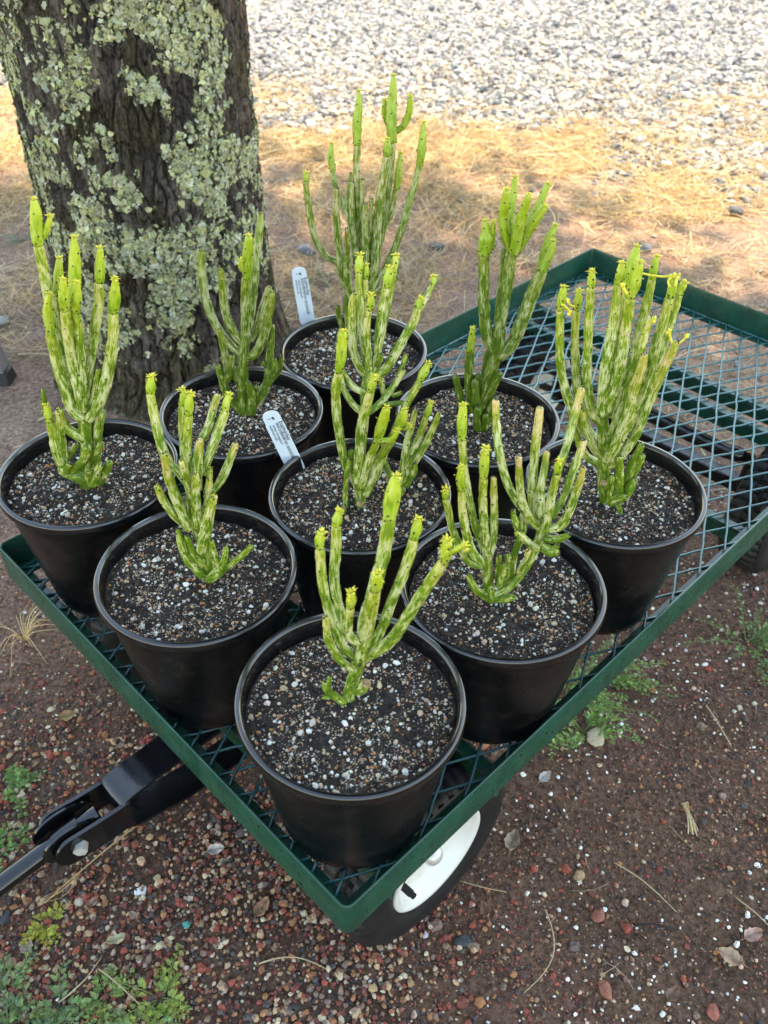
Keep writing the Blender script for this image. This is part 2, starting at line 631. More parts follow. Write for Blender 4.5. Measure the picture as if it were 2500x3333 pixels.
def bark_mat():
    m, t, b = newmat('bark')
    a = attr(t, 'col')
    g = t.nodes.new('ShaderNodeTexCoord')
    mp = t.nodes.new('ShaderNodeMapping')
    mp.inputs['Scale'].default_value = (1, 1, 0.30)
    t.links.new(g.outputs['Object'], mp.inputs[0])
    n1 = noise_node(t, 110, 10, 0.78, mp.outputs[0])
    n2 = noise_node(t, 500, 5, 0.7, g.outputs['Object'])
    k = ramp(t, n1.outputs[0], [(0.34, (0.34, 0.33, 0.32)), (0.52, (0.95, 0.93, 0.90)), (0.68, (2.1, 2.0, 1.9))]).outputs[0]
    c = mix(t, 1.0, a.outputs[0], k, 'MULTIPLY')
    t.links.new(c, b.inputs['Base Color'])
    b.inputs['Roughness'].default_value = 0.92
    b.inputs['Specular IOR Level'].default_value = 0.2
    vo = t.nodes.new('ShaderNodeTexVoronoi')
    vo.feature = 'DISTANCE_TO_EDGE'
    vo.inputs['Scale'].default_value = 95
    wv = noise_node(t, 60, 3, 0.6, mp.outputs[0])
    va = t.nodes.new('ShaderNodeVectorMath')
    va.operation = 'MULTIPLY_ADD'
    va.inputs[1].default_value = (0.012, 0.012, 0.012)
    t.links.new(wv.outputs[1], va.inputs[0])
    t.links.new(mp.outputs[0], va.inputs[2])
    t.links.new(va.outputs[0], vo.inputs['Vector'])
    cr = ramp(t, vo.outputs[0], [(0.0, (0, 0, 0)), (0.16, (1, 1, 1))]).outputs[0]
    h = mathn(t, 'ADD', n1.outputs[0], mathn(t, 'MULTIPLY', n2.outputs[0], 0.4))
    h = mathn(t, 'ADD', h, mathn(t, 'MULTIPLY', cr, 0.55))
    bump(t, b, h, 1.0, 0.012)
    return m
M['bark'] = bark_mat()

def stem_mat(name, tip=False, tint=None):
    m, t, b = newmat(name)
    a = attr(t, 'col')
    sp = t.nodes.new('ShaderNodeSeparateColor')
    t.links.new(a.outputs[0], sp.inputs[0])
    age, pink, nub = sp.outputs[0], sp.outputs[1], sp.outputs[2]
    s = attr(t, 'suv')
    def streak(sc, scale, detail, rough=0.6):
        mp = t.nodes.new('ShaderNodeMapping')
        mp.inputs['Scale'].default_value = sc
        t.links.new(s.outputs['Vector'], mp.inputs[0])
        return noise_node(t, scale, detail, rough, mp.outputs[0])
    n1 = streak((1, 1, 0.17), 620, 4, 0.65)
    n2 = streak((1, 1, 0.45), 150, 2, 0.5)
    n3 = streak((1, 1, 0.5), 900, 3, 0.6)
    v = mathn(t, 'ADD', mathn(t, 'MULTIPLY', n1.outputs[0], 0.62), mathn(t, 'MULTIPLY', n2.outputs[0], 0.50))
    if tip:
        v = mathn(t, 'ADD', v, 0.03)
        c = ramp(t, v, [(0.46, (0.15, 0.26, 0.008)), (0.58, (0.29, 0.40, 0.02)), (0.70, (0.44, 0.50, 0.08))]).outputs[0]
        c = mix(t, mathn(t, 'MULTIPLY', age, 0.6), c, (0.55, 0.56, 0.03))
    else:
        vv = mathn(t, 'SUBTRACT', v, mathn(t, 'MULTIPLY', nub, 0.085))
        old = ramp(t, vv, [(0.46, (0.085, 0.165, 0.010)), (0.545, (0.20, 0.29, 0.022)), (0.575, (0.42, 0.46, 0.15)), (0.67, (0.62, 0.61, 0.33))]).outputs[0]
        new = ramp(t, vv, [(0.46, (0.16, 0.25, 0.010)), (0.545, (0.30, 0.36, 0.015)), (0.59, (0.45, 0.44, 0.08)), (0.68, (0.60, 0.52, 0.18))]).outputs[0]
        pk = ramp(t, vv, [(0.46, (0.32, 0.32, 0.02)), (0.53, (0.44, 0.38, 0.05)), (0.58, (0.66, 0.40, 0.18)), (0.68, (0.70, 0.45, 0.25))]).outputs[0]
        c = mix(t, age, old, new)
        c = mix(t, pink, c, pk)
        dk = ramp(t, n3.outputs[0], [(0.60, (1, 1, 1)), (0.70, (0.30, 0.48, 0.20))]).outputs[0]
        c = mix(t, 0.8, c, dk, 'MULTIPLY')
    if tint:
        c = mix(t, 1.0, c, tint, 'MULTIPLY')
    t.links.new(c, b.inputs['Base Color'])
    b.inputs['Roughness'].default_value = 0.42
    b.inputs['Specular IOR Level'].default_value = 0.45
    b.inputs['Subsurface Weight'].default_value = 0.12
    b.inputs['Subsurface Radius'].default_value = (0.6, 1.0, 0.2)
    b.inputs['Subsurface Scale'].default_value = 0.003
    bump(t, b, n1.outputs[0], 0.35, 0.0012)
    return m
M['stem'] = stem_mat('variegated_stem')
M['tip'] = stem_mat('lime_growing_tip', True)
M['stem_grey'] = stem_mat('greyer_variegated_stem', False, (0.70, 0.72, 0.74))
M['tip_grey'] = stem_mat('greener_growing_tip', True, (0.78, 0.84, 0.9))

def sharp(me, deg=38):
    try:
        me.set_sharp_from_angle(angle=math.radians(deg))
    except Exception:
        pass
    return me

# ------------------------------------------------------------------ ground
def gz(x, y):
    return 0.010 * (fbm(np.asarray(x) * 3.1, np.asarray(y) * 3.1, 0, 3, 5) - 0.5) + 0.006 * (fbm(np.asarray(x) * 22, np.asarray(y) * 22, 0, 3, 9) - 0.5)

def gravel_edge(x):
    x = np.asarray(x, float)
    return 3.40 + 0.10 * np.maximum(0, -x - 0.2) - 0.20 * x + 0.55 * (fbm(x * 1.3, x * 0 + 3.3, 0, 3, 21) - 0.5)

def zone_far(x, y):                 # 0 soil / straw, 1 pale gravel
    return sstep(-0.35, 0.35, y - gravel_edge(x) + 1.3 * (fbm(x * 2.3, y * 2.3, 0, 3, 33) - 0.5))

def zone_straw(x, y):               # amount of dry grass mat
    d = y - (1.45 + 0.9 * (fbm(x * 1.5, y * 1.5, 0, 3, 41) - 0.5) - 0.30 * sstep(0.1, 0.7, x) + 0.10 * sstep(-0.3, -0.7, x))
    return sstep(-0.15, 0.45, d) * (1 - 0.85 * zone_far(x, y))

def d_straw(x, y):
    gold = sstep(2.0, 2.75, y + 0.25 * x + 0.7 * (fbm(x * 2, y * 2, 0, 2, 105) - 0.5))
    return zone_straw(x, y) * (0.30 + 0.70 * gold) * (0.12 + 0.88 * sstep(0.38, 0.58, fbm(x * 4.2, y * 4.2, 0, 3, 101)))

def gcol(x, y):
    n = fbm(x * 2.1, y * 2.1, 0, 4, 51)[..., None]
    n2 = fbm(x * 5, y * 5, 0, 3, 61)[..., None]
    soil = np.array([0.118, 0.066, 0.041]) * (1 - n2) + np.array([0.205, 0.108, 0.068]) * n2
    clay = np.array([0.33, 0.185, 0.130]) * n + np.array([0.27, 0.19, 0.14]) * (1 - n)
    zs_ = d_straw(x, y)[..., None]
    clay = clay * (1 - 0.65 * zs_) + np.array([0.46, 0.34, 0.21]) * 0.65 * zs_
    far = np.array([0.30, 0.265, 0.215])
    s = sstep(1.0, 1.75, y + 0.5 * (fbm(x * 1.7, y * 1.7, 0, 3, 71) - 0.5) + 0.45 * sstep(-0.25, -0.7, x))[..., None]
    red = sstep(0.50, 0.66, fbm(x * 3.4 + 7, y * 3.4, 0, 3, 77))[..., None] * sstep(0.0, 0.3, x)[..., None]
    soil = soil * (1 - 0.75 * red) + np.array([0.21, 0.105, 0.072]) * 0.75 * red
    c = soil * (1 - s) + clay * s
    f = zone_far(x, y)[..., None]
    return c * (1 - f) + far * f

def axis(lo, hi, step, reach):
    a = np.arange(lo, hi + step / 2, step)
    out, d = [], step
    v = 0.0
    while v < reach:
        d *= 1.25
        v += d
        out.append(v)
    out = np.array(out)
    return np.concatenate([(lo - out)[::-1], a, hi + out])
gx, gy = axis(-2.4, 2.6, 0.02, 380), axis(0.1, 5.6, 0.02, 380)
X, Y = np.meshgrid(gx, gy)
fade = np.exp(-np.maximum(0, np.hypot(X, Y - 2) - 8) / 6)
Zg = gz(X, Y) * fade
nx, ny = len(gx), len(gy)
idx = np.arange(nx * ny).reshape(ny, nx)
F = np.stack([idx[:-1, :-1], idx[:-1, 1:], idx[1:, 1:], idx[1:, :-1]], -1).reshape(-1, 4)
mb = MB().add(np.stack([X, Y, Zg], -1).reshape(-1, 3), None, F, gcol(X, Y).reshape(-1, 3))
ground = obj('ground', mb, M['ground'], kind='structure')

def scatter(n, x0, x1, y0, y1, dens, rng=RNG):
    x, y = rng.uniform(x0, x1, n), rng.uniform(y0, y1, n)
    k = rng.random(n) < dens(x, y)
    x, y = x[k], y[k]
    return np.stack([x, y, gz(x, y)], 1)

def pick(palette, weights, n, rng=RNG, jit=0.2):
    p = np.asarray(palette, float)
    w_ = np.asarray(weights, float)
    i = rng.choice(len(p), n, p=w_ / w_.sum())
    return p[i] * rng.uniform(1 - jit, 1 + jit, (n, 1)) * rng.uniform(0.94, 1.06, (n, 3))

# reddish lava gravel and perlite on the near soil
LAVA = [(0.28, 0.065, 0.042), (0.19, 0.055, 0.04), (0.32, 0.14, 0.065), (0.40, 0.25, 0.14), (0.48, 0.37, 0.25), (0.10, 0.075, 0.065), (0.045, 0.042, 0.044), (0.22, 0.14, 0.10)]
rng = np.random.default_rng(11)
def d_near(x, y):
    patch = sstep(0.36, 0.62, fbm(x * 4.5, y * 4.5, 0, 3, 81))
    left = sstep(0.30, -0.25, x) * sstep(1.15, 0.75, y)
    near = sstep(1.35, 0.9, y)
    return np.clip(near * (0.20 + 0.42 * patch) + 0.85 * left * (0.35 + 0.65 * patch), 0, 1)
def d_bed(x, y):                     # the thick gravel bed around the tongue
    return sstep(0.16, -0.12, x + 0.5 * (y - 0.55)) * sstep(0.80, 0.60, y + 0.12 * (fbm(x * 6, y * 6, 0, 2, 83) - 0.5)) * (0.35 + 0.65 * sstep(0.30, 0.50, fbm(x * 7, y * 7, 0, 3, 85)))
mb = MB()
p = scatter(7000, -0.80, 0.80, 0.28, 1.30, lambda x, y: np.clip(0.34 * d_near(x, y) + 0.36 * d_bed(x, y), 0, 1), rng)
sz = np.clip(rng.lognormal(math.log(0.0064), 0.30, len(p)), 0.0042, 0.014)
pebbles(mb, p, sz, pick(LAVA, [3, 3, 2.5, 2.6, 2.0, 1.6, 1.2, 2], len(p), rng), 1, (0.55, 0.9), 0.24, rng, 0.32)
p = scatter(16000, -0.60, 0.35, 0.28, 0.85, d_bed, rng)
sz = np.clip(rng.lognormal(math.log(0.0046), 0.30, len(p)), 0.0026, 0.009)
p[:, 2] += rng.uniform(0, 0.002, len(p))
pebbles(mb, p, sz, pick(LAVA, [2.6, 3, 2.8, 3.0, 2.2, 1.8, 1.4, 2.6], len(p), rng), 0, (0.65, 0.95), 0.26, rng, 0.2)
p = scatter(26000, -0.80, 0.80, 0.28, 1.30, lambda x, y: 0.22 + 0.78 * d_near(x, y), rng)
sz = np.clip(rng.lognormal(math.log(0.0033), 0.32, len(p)), 0.0016, 0.0055)
pebbles(mb, p, sz, pick(LAVA, [2, 3, 2.2, 2, 1.4, 2.5, 2, 2.5], len(p), rng), 0, (0.6, 0.95), 0.22, rng, 0.25)
p = scatter(72000, -0.80, 0.80, 0.28, 1.40, lambda x, y: 0.35 + 0.65 * sstep(0.35, 0.6, fbm(x * 9, y * 9, 0, 3, 95)), rng)
sz = np.clip(rng.lognormal(math.log(0.0024), 0.40, len(p)), 0.0012, 0.006)
cc = gcol(p[:, 0], p[:, 1]) * rng.uniform(0.45, 1.6, (len(p), 1))
odd = rng.random(len(p)) < 0.10
cc[odd] = pick([(0.36, 0.26, 0.18), (0.30, 0.10, 0.06), (0.04, 0.035, 0.03)], [1, 1, 1], int(odd.sum()), rng)
pebbles(mb, p, sz, cc, 3, (0.5, 0.9), 0.25, rng, 0.3)
p = scatter(5200, -0.6, 0.9, 0.28, 1.3, lambda x, y: sstep(0.05, 0.35, x) * sstep(0.38, 0.62, fbm(x * 5, y * 5, 0, 3, 91)) + 0.10, rng)
sz = np.clip(rng.lognormal(math.log(0.0033), 0.40, len(p)), 0.0016, 0.0075)
pebbles(mb, p, sz, pick([(0.72, 0.70, 0.64), (0.60, 0.55, 0.46), (0.55, 0.36, 0.24)], [4, 2, 1.3], len(p), rng), 0, (0.6, 1), 0.25, rng, 0.2)
obj_g = tag(obj('lava_gravel', mb.mesh('lava_gravel', False), M['gravel'], kind='stuff'), 'loose red and tan lava gravel with white perlite crumbs on dark soil', 'gravel')

# pale driveway gravel in the sun
rng = np.random.default_rng(12)
mb = MB()
GREY = [(0.31, 0.30, 0.285), (0.40, 0.385, 0.36), (0.25, 0.25, 0.25), (0.15, 0.155, 0.165), (0.085, 0.09, 0.10), (0.44, 0.36, 0.26)]
for n_, sub_ in ((30000, 0), (100000, 3)):
    p = scatter(n_, -3.2, 3.6, 2.6, 6.0, lambda x, y: 0.95 * zone_far(x, y) ** 1.3, rng)
    p = p[np.abs(p[:, 0]) < 0.50 * p[:, 1] + 0.35]
    sz = np.clip(rng.lognormal(math.log(0.019 if sub_ == 0 else 0.0155), 0.34, len(p)), 0.008, 0.045)
    pebbles(mb, p, sz, pick(GREY, [4, 2.6, 3, 2.6, 2.4, 1.2], len(p), rng), sub_, (0.55, 0.9), 0.30, rng, 0.25, (1.0, 1.5))
p = scatter(2600, -2.2, 2.4, 1.3, 3.4, lambda x, y: 0.07 + 0.5 * zone_far(x, y), rng)
sz = np.clip(rng.lognormal(math.log(0.018), 0.4, len(p)), 0.008, 0.045)
pebbles(mb, p, sz, pick(GREY + [(0.24, 0.12, 0.08)], [2, 2, 3, 3, 3, 1, 2], len(p), rng), 1, (0.5, 0.8), 0.16, rng, 0.3)
tag(obj('driveway_gravel', mb.mesh('driveway_gravel', False), M['gravel'], kind='stuff'), 'pale grey crushed gravel of the sunlit driveway behind the tree', 'gravel')

# dry straw mat
rng = np.random.default_rng(13)
STRAW = [(0.74, 0.54, 0.28), (0.68, 0.45, 0.19), (0.78, 0.63, 0.40), (0.58, 0.46, 0.31), (0.40, 0.31, 0.22)]
mb = MB()
p = scatter(105000, -2.3, 2.4, 1.15, 3.9, d_straw, rng)
p = p[np.abs(p[:, 0]) < 0.50 * p[:, 1] + 0.35]
n = len(p)
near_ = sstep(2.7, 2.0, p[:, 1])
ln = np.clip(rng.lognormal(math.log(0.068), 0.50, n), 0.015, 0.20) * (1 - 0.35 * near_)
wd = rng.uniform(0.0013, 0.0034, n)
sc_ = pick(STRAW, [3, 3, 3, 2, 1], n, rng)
sc_ = sc_ * (1 - 0.45 * near_[:, None]) + np.array([0.46, 0.38, 0.30]) * 0.45 * near_[:, None]  # shade tinted into the nearer straw as grey-beige, sunlit strip keeps the gold
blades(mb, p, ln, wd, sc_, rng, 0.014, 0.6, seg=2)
p = scatter(16000, -2.0, 2.2, 1.7, 4.0, lambda x, y: zone_straw(x, y) * sstep(0.48, 0.62, fbm(x * 2.2, y * 2.2, 0, 3, 111)), rng)
n = len(p)
blades(mb, p, rng.uniform(0.05, 0.13, n), rng.uniform(0.0012, 0.0025, n), pick(STRAW, [3, 2, 3, 1, 0.3], n, rng), rng, 0.02, 0.5, tilt=rng.uniform(0.3, 1.1, n), seg=2)
tag(obj('dry_straw', mb, M['straw'], kind='stuff'), 'tangled tan dry straw covering the ground beyond the cart', 'straw')
rng = np.random.default_rng(14)
mb = MB()
p = scatter(520, -0.8, 0.85, 0.3, 1.4, lambda x, y: 0.35 + 0.65 * sstep(0.1, 0.5, x), rng)
n = len(p)
blades(mb, p, np.clip(rng.lognormal(math.log(0.022), 0.5, n), 0.008, 0.07), rng.uniform(0.0006, 0.0014, n), pick([(0.42, 0.33, 0.2), (0.2, 0.14, 0.1), (0.05, 0.04, 0.035), (0.55, 0.45, 0.3)], [2, 2, 2, 1], n, rng), rng, 0.004, 0.25)
tag(obj('straw_litter', mb, M['straw'], kind='stuff'), 'short scattered straw bits and dark twig crumbs on the near soil', 'litter')

# ------------------------------------------------------------------ tree
TX, TY = -0.468, 1.745
THC = math.atan2(-TY, -TX)                  # direction from trunk to the open side
def trunk_c(z):
    z = np.asarray(z, float)
    t = np.clip((z - 0.75) / 3.4, 0, 1)
    return TX - 0.012 * np.clip(z, 0, 0.75) + 0.55 * t ** 1.5, TY + 0.02 * np.clip(z, 0, .75) + 0.55 * t ** 1.5
def trunk_base_r(th, z):
    return 0.206 + 0.020 * np.exp(-z / 0.25) + (0.030 + 0.018 * np.cos(5 * th + 0.7) + 0.012 * np.cos(3 * th)) * np.exp(-np.maximum(z, 0) / 0.07) - 0.016 * np.clip(z - 0.8, 0, 4)
def bark(th, z):
    cx, cy = np.cos(th) * 2.2, np.sin(th) * 2.2
    wu = fbm(cx * 2.2, cy * 2.2, z * 8, 3, 201) - 0.5
    wv = fbm(cx * 2.2, cy * 2.2, z * 8, 3, 211) - 0.5
    w2 = fbm(cx * 9, cy * 9, z * 26, 2, 215) - 0.5
    U = th / (2 * math.pi) * 66 + wu * 2.0 + w2 * 0.7
    V = z / 0.064 + wv * 1.5 + w2 * 0.6 + 0.5 * np.mod(np.floor(U), 2)
    f1, f2, idc = worley(U, V, 3, 66)
    e = f2 - f1
    plate = sstep(0.04, 0.15, e + 0.16 * (fbm(cx * 20, cy * 20, z * 30, 2, 217) - 0.5))
    g1, g2, id2 = worley(U * 2.0 + 7, V * 2.4, 5, 132)
    sub = sstep(0.0, 0.16, g2 - g1)
    rough = (fbm(cx * 26, cy * 26, z * 40, 3, 221) - 0.5) + 0.7 * (0.5 - 2 * np.abs(fbm(cx * 14, cy * 14, z * 12, 3, 223) - 0.5))
    d = 0.0080 * plate + 0.007 * (idc - 0.5) * plate + 0.0036 * sub * plate + 0.0070 * rough
    return d, plate, idc, id2
nth = 600
zs = np.concatenate([np.linspace(-0.02, 0.80, 290), np.linspace(0.82, 4.2, 60)])
TH, ZZ = np.meshgrid(np.arange(nth) * 2 * math.pi / nth - math.pi, zs)
d, plate, idc, id2 = bark(TH, ZZ)
R = trunk_base_r(TH, ZZ) + d - 0.007
CX, CY = trunk_c(ZZ)
V = np.stack([CX + R * np.cos(TH), CY + R * np.sin(TH), ZZ], -1)
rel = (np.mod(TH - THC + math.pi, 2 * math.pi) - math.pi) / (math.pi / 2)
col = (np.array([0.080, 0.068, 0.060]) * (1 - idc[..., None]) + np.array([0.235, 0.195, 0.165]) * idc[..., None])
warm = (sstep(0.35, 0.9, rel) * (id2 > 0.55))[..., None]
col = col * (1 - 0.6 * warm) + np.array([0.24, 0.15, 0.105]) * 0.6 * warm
cxm, cym = np.cos(TH) * 0.22, np.sin(TH) * 0.22
mossn = fbm(cxm * 16, cym * 16, ZZ * 14, 4, 231)
moss = 0.7 * sstep(0.46, 0.62, mossn + 0.22 * np.exp(-((rel + 0.05) / 0.28) ** 2 - ((ZZ - 0.57) / 0.07) ** 2) + 0.16 * sstep(0.30, 0.05, ZZ) - 0.05)[..., None]
mosscol = np.array([0.060, 0.050, 0.014]) + (id2[..., None]) * np.array([0.03, 0.028, 0.008])
col = col * (1 - 0.8 * moss) + mosscol * 0.8 * moss
def lich_d(th, z):
    rel = (np.mod(th - THC + math.pi, 2 * math.pi) - math.pi) / (math.pi / 2)
    dens = fbm(np.cos(th) * 0.22 * 15, np.sin(th) * 0.22 * 15, z * 15, 4, 241)
    dens = dens + 0.42 * (fbm(np.cos(th) * 0.22 * 45, np.sin(th) * 0.22 * 45, z * 45, 2, 245) - 0.5)
    bias = 0.16 * (z - 0.42) - 0.11 * sstep(0.30, 0.85, rel) - 0.10 * sstep(0.22, 0.02, z) + 0.05 * sstep(0.0, -0.7, rel) * sstep(.3, .5, z)
    bias = bias + 0.07 * np.exp(-((rel - 0.0) / 0.35) ** 2 - ((z - 0.36) / 0.12) ** 2)
    return dens + bias - 0.20 * np.exp(-((rel + 0.02) / 0.20) ** 2 - ((z - 0.575) / 0.055) ** 2)
crust = (0.75 * sstep(0.42, 0.55, lich_d(TH, ZZ)) * sstep(0.3, 0.6, fbm(cxm * 160, cym * 160, ZZ * 160, 3, 251)))[..., None]
col = col * (1 - crust) + np.array([0.26, 0.265, 0.17]) * crust
nz_ = len(zs)
ii = np.arange(nz_ - 1)[:, None] * nth
jj = np.arange(nth)[None, :]
F = np.stack([ii + jj, ii + (jj + 1) % nth, ii + nth + (jj + 1) % nth, ii + nth + jj], -1).reshape(-1, 4)
tree = thing('tree', 'thick dark-barked tree trunk crusted with pale green lichen behind the pots', 'tree', (TX, TY, 0))
def under(o, par):
    o.parent = par
    o.matrix_parent_inverse = Matrix.Translation(par.location).inverted() if par.parent is None else Matrix()
    return o
off = np.array([TX, TY, 0])
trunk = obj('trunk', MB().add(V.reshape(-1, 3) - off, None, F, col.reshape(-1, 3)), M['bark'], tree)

# lichen: many small ruffled lobes seated on the bark
rng = np.random.default_rng(21)
n = 72000
th = THC + rng.uniform(-1.0, 1.0, n) * math.radians(100)
z = rng.uniform(0.02, 0.84, n)
rel = (th - THC) / (math.pi / 2)
dens = lich_d(th, z)
bias = 0.0
k = rng.random(n) < sstep(0.43, 0.60, dens + bias) * 0.80
th, z, dens = th[k], z[k], dens[k]
n = len(th)
bd = bark(th, z)[0]
Rl = trunk_base_r(th, z) + bd - 0.007
cx, cy = trunk_c(z)
ctr = np.stack([cx + Rl * np.cos(th), cy + Rl * np.sin(th), z], 1) - off
nr = np.stack([np.cos(th), np.sin(th), np.zeros(n)], 1)
tg = np.stack([-np.sin(th), np.cos(th), np.zeros(n)], 1)
up = np.tile([0, 0, 1.0], (n, 1))
tl1, tl2 = rng.normal(0, 0.28, n), rng.normal(0.0, 0.28, n)
nn = nr + tg * tl1[:, None] + up * tl2[:, None]
nn /= np.linalg.norm(nn, axis=1)[:, None]
a1 = np.cross(nn, np.tile([0.3, 0.1, 1.0], (n, 1)))
a1 /= np.linalg.norm(a1, axis=1)[:, None]
a2 = np.cross(nn, a1)
K = 8
ph = np.arange(K) * 2 * math.pi / K + rng.uniform(0, 6.28, (n, 1))
sz = np.clip(rng.lognormal(math.log(0.0030), 0.50, n), 0.0012, 0.0068)[:, None]
scal = 1 + 0.36 * np.cos(ph * rng.integers(2, 5, (n, 1)) + rng.uniform(0, 6.28, (n, 1))) + rng.uniform(-0.30, 0.30, (n, K))
r1, r2 = sz * 0.6 * (0.6 + 0.4 * scal), sz * scal
h1 = rng.uniform(0.0004, 0.0020, (n, K)) + sz * 0.10
h2 = sz * rng.uniform(-0.15, 0.42, (n, K)) + 0.0005
def ring(r, h):
    return ctr[:, None, :] + a1[:, None, :] * (r * np.cos(ph))[..., None] + a2[:, None, :] * (r * np.sin(ph))[..., None] + nn[:, None, :] * h[..., None]
Vl = np.concatenate([(ctr + nn * 0.0008)[:, None, :], ring(r1, h1), ring(r2, h2)], 1)
f3 = [(0, 1 + a, 1 + (a + 1) % K) for a in range(K)]
f4 = [(1 + a, 1 + K + a, 1 + K + (a + 1) % K, 1 + (a + 1) % K) for a in range(K)]
st = 1 + 2 * K
o_ = (np.arange(n) * st)[:, None, None]
lc = pick([(0.33, 0.35, 0.18), (0.42, 0.43, 0.23), (0.34, 0.33, 0.13), (0.30, 0.32, 0.22), (0.17, 0.17, 0.10), (0.44, 0.45, 0.32)], [3, 3, 1.6, 2, 2, 2], n, rng, 0.25)
mb = MB().add(Vl.reshape(-1, 3), (np.array(f3)[None] + o_).reshape(-1, 3), (np.array(f4)[None] + o_).reshape(-1, 4), np.repeat(lc, st, 0))
lich = obj('lichen', mb, M['lichen'], trunk, kind='stuff')
print('lichen lobes', n)

# limbs and crown (they shade the yard)
rng = np.random.default_rng(31)
c0 = np.array([*[float(q) for q in trunk_c(4.1)], 4.05])
tips = []
for k_ in range(9):
    a = k_ * 2.4 + rng.uniform(-0.3, 0.3)
    rr = rng.uniform(1.0, 2.2)
    end = np.array([0.6 + rr * math.cos(a), 2.6 + rr * math.sin(a), rng.uniform(5.3, 6.8)])
    mid = c0 * 0.5 + end * 0.5 + np.array([0, 0, 0.35])
    path = catmull([c0 + [0, 0, -0.15], c0 * 0.8 + mid * 0.2, mid, end], 18)
    path[1:-1] += rng.normal(0, 0.02, (16, 3))
    mb = MB()
    tube(mb, path - off, np.linspace(0.105, 0.018, 18), 8, col=(0.09, 0.075, 0.065))
    for j_ in range(4):
        s0 = path[rng.integers(8, 17)]
        e0 = s0 + rng.normal(0, 1, 3) * np.array([0.7, 0.7, 0.35])
        tube(mb, catmull([s0, (s0 + e0) / 2 + [0, 0, .1], e0], 7) - off, np.linspace(0.022, 0.006, 7), 6, col=(0.09, 0.075, 0.065))
        tips.append(e0)
    obj('limb', mb, M['limb'], tree)
nl = 66000
cl = rng.normal(0, 1, (420, 3))
cl /= np.linalg.norm(cl, axis=1)[:, None]
cl *= rng.uniform(0.05, 1.0, (420, 1)) ** 0.5
cl = cl * np.array([3.0, 2.60, 1.15]) + np.array([0.62, 2.36, 6.0])
ci = rng.integers(0, 420, nl)
lp = cl[ci] + rng.normal(0, 0.26, (nl, 3)) - off
q1 = rng.normal(0, 1, (nl, 3)) * np.array([1, 1, 0.45])
q1 /= np.linalg.norm(q1, axis=1)[:, None]
q2 = np.cross(q1, rng.normal(0, 1, (nl, 3)) * np.array([.5, .5, 1]))
q2 /= np.linalg.norm(q2, axis=1)[:, None]
la = rng.uniform(0.05, 0.085, (nl, 1))
lb = la * rng.uniform(0.28, 0.40, (nl, 1))
Vl = np.stack([lp - q1 * la, lp + q2 * lb, lp + q1 * la, lp - q2 * lb], 1)
F = np.arange(nl * 4).reshape(nl, 4)
lcol = pick([(0.05, 0.085, 0.025), (0.075, 0.11, 0.03), (0.045, 0.07, 0.03)], [2, 2, 1], nl, rng)
obj('crown', MB().add(Vl.reshape(-1, 3), None, F, np.repeat(lcol, 4, 0)), M['treeleaf'], tree, kind='stuff')

# ------------------------------------------------------------------ cart
CA = math.radians(45.25)
CW, CL = 0.634, 1.25
AX, AY = -0.02615, 0.34894
ZB, ZT = 0.2505, 0.2970
cart = thing('garden_cart', 'dark green mesh-deck garden cart carrying nine potted plants', 'cart', (AX, AY, 0), CA)

def rail_ring(prof, r=0.010, seg=6):
    """sweep a closed (inset, z) profile round the rounded deck outline"""
    cor = [((0, 0), (1, 1)), ((CL, 0), (-1, 1)), ((CL, CW), (-1, -1)), ((0, CW), (1, -1))]
    start = [math.pi, 1.5 * math.pi, 0, 0.5 * math.pi]
    rows = []
    for (c, s), a0 in zip(cor, start):
        for a in np.linspace(a0, a0 + math.pi / 2, seg):
            row = []
            for d_, z_ in prof:
                if d_ < r:
                    row.append((c[0] + s[0] * r + (r - d_) * math.cos(a), c[1] + s[1] * r + (r - d_) * math.sin(a), z_))
                else:
                    e = 1e-4 * (a - a0)
                    row.append((c[0] + s[0] * d_ + 0, c[1] + s[1] * d_ + 0, z_))
            rows.append(row)
    V = np.array(rows)
    n_, k_ = V.shape[:2]
    i, j = np.arange(n_)[:, None], np.arange(k_)[None, :]
    F = np.stack([i * k_ + j, ((i + 1) % n_) * k_ + j, ((i + 1) % n_) * k_ + (j + 1) % k_, i * k_ + (j + 1) % k_], -1).reshape(-1, 4)
    return MB().add(V.reshape(-1, 3), None, F)
prof = [(0, ZB), (0, ZT - 0.002), (0.0006, ZT - 0.0006), (0.0018, ZT), (0.0030, ZT - 0.0006), (0.0036, ZT - 0.002), (0.0036, ZB + 0.003), (0.024, ZB + 0.003), (0.024, ZB)]
me = rail_ring(prof).mesh('rim_rail')
sharp(me, 40)
obj('rim_rail', me, M['green'], cart)

# water beads on the front rails
rng = np.random.default_rng(41)
mb = MB()
V0, F0 = ICO[1]
for k_ in range(150):
    r_ = rng.uniform(0.0006, 0.0016)
    if rng.random() < 0.5:
        c_ = np.array([rng.uniform(0.02, 0.9), -0.0001, rng.uniform(ZB + 0.004, ZT - 0.004)])
        s_ = np.array([1, 0.35, 1])
    else:
        c_ = np.array([-0.0001, rng.uniform(0.02, 0.55), rng.uniform(ZB + 0.004, ZT - 0.004)])
        s_ = np.array([0.35, 1, 1])
    mb.add(V0 * r_ * s_ + c_, F0)
mw, t_, b_ = newmat('water_bead')
nzb = noise_node(t_, 300, 2)
rb = ramp(t_, nzb.outputs[0], [(0.3, (0.75, 0.85, 0.82)), (0.7, (0.9, 0.95, 0.95))])
t_.links.new(rb.outputs[0], b_.inputs['Base Color'])
b_.inputs['Roughness'].default_value = 0.05
b_.inputs['Transmission Weight'].default_value = 1.0
b_.inputs['IOR'].default_value = 1.33
obj('water_beads', mb, mw, cart, kind='stuff')

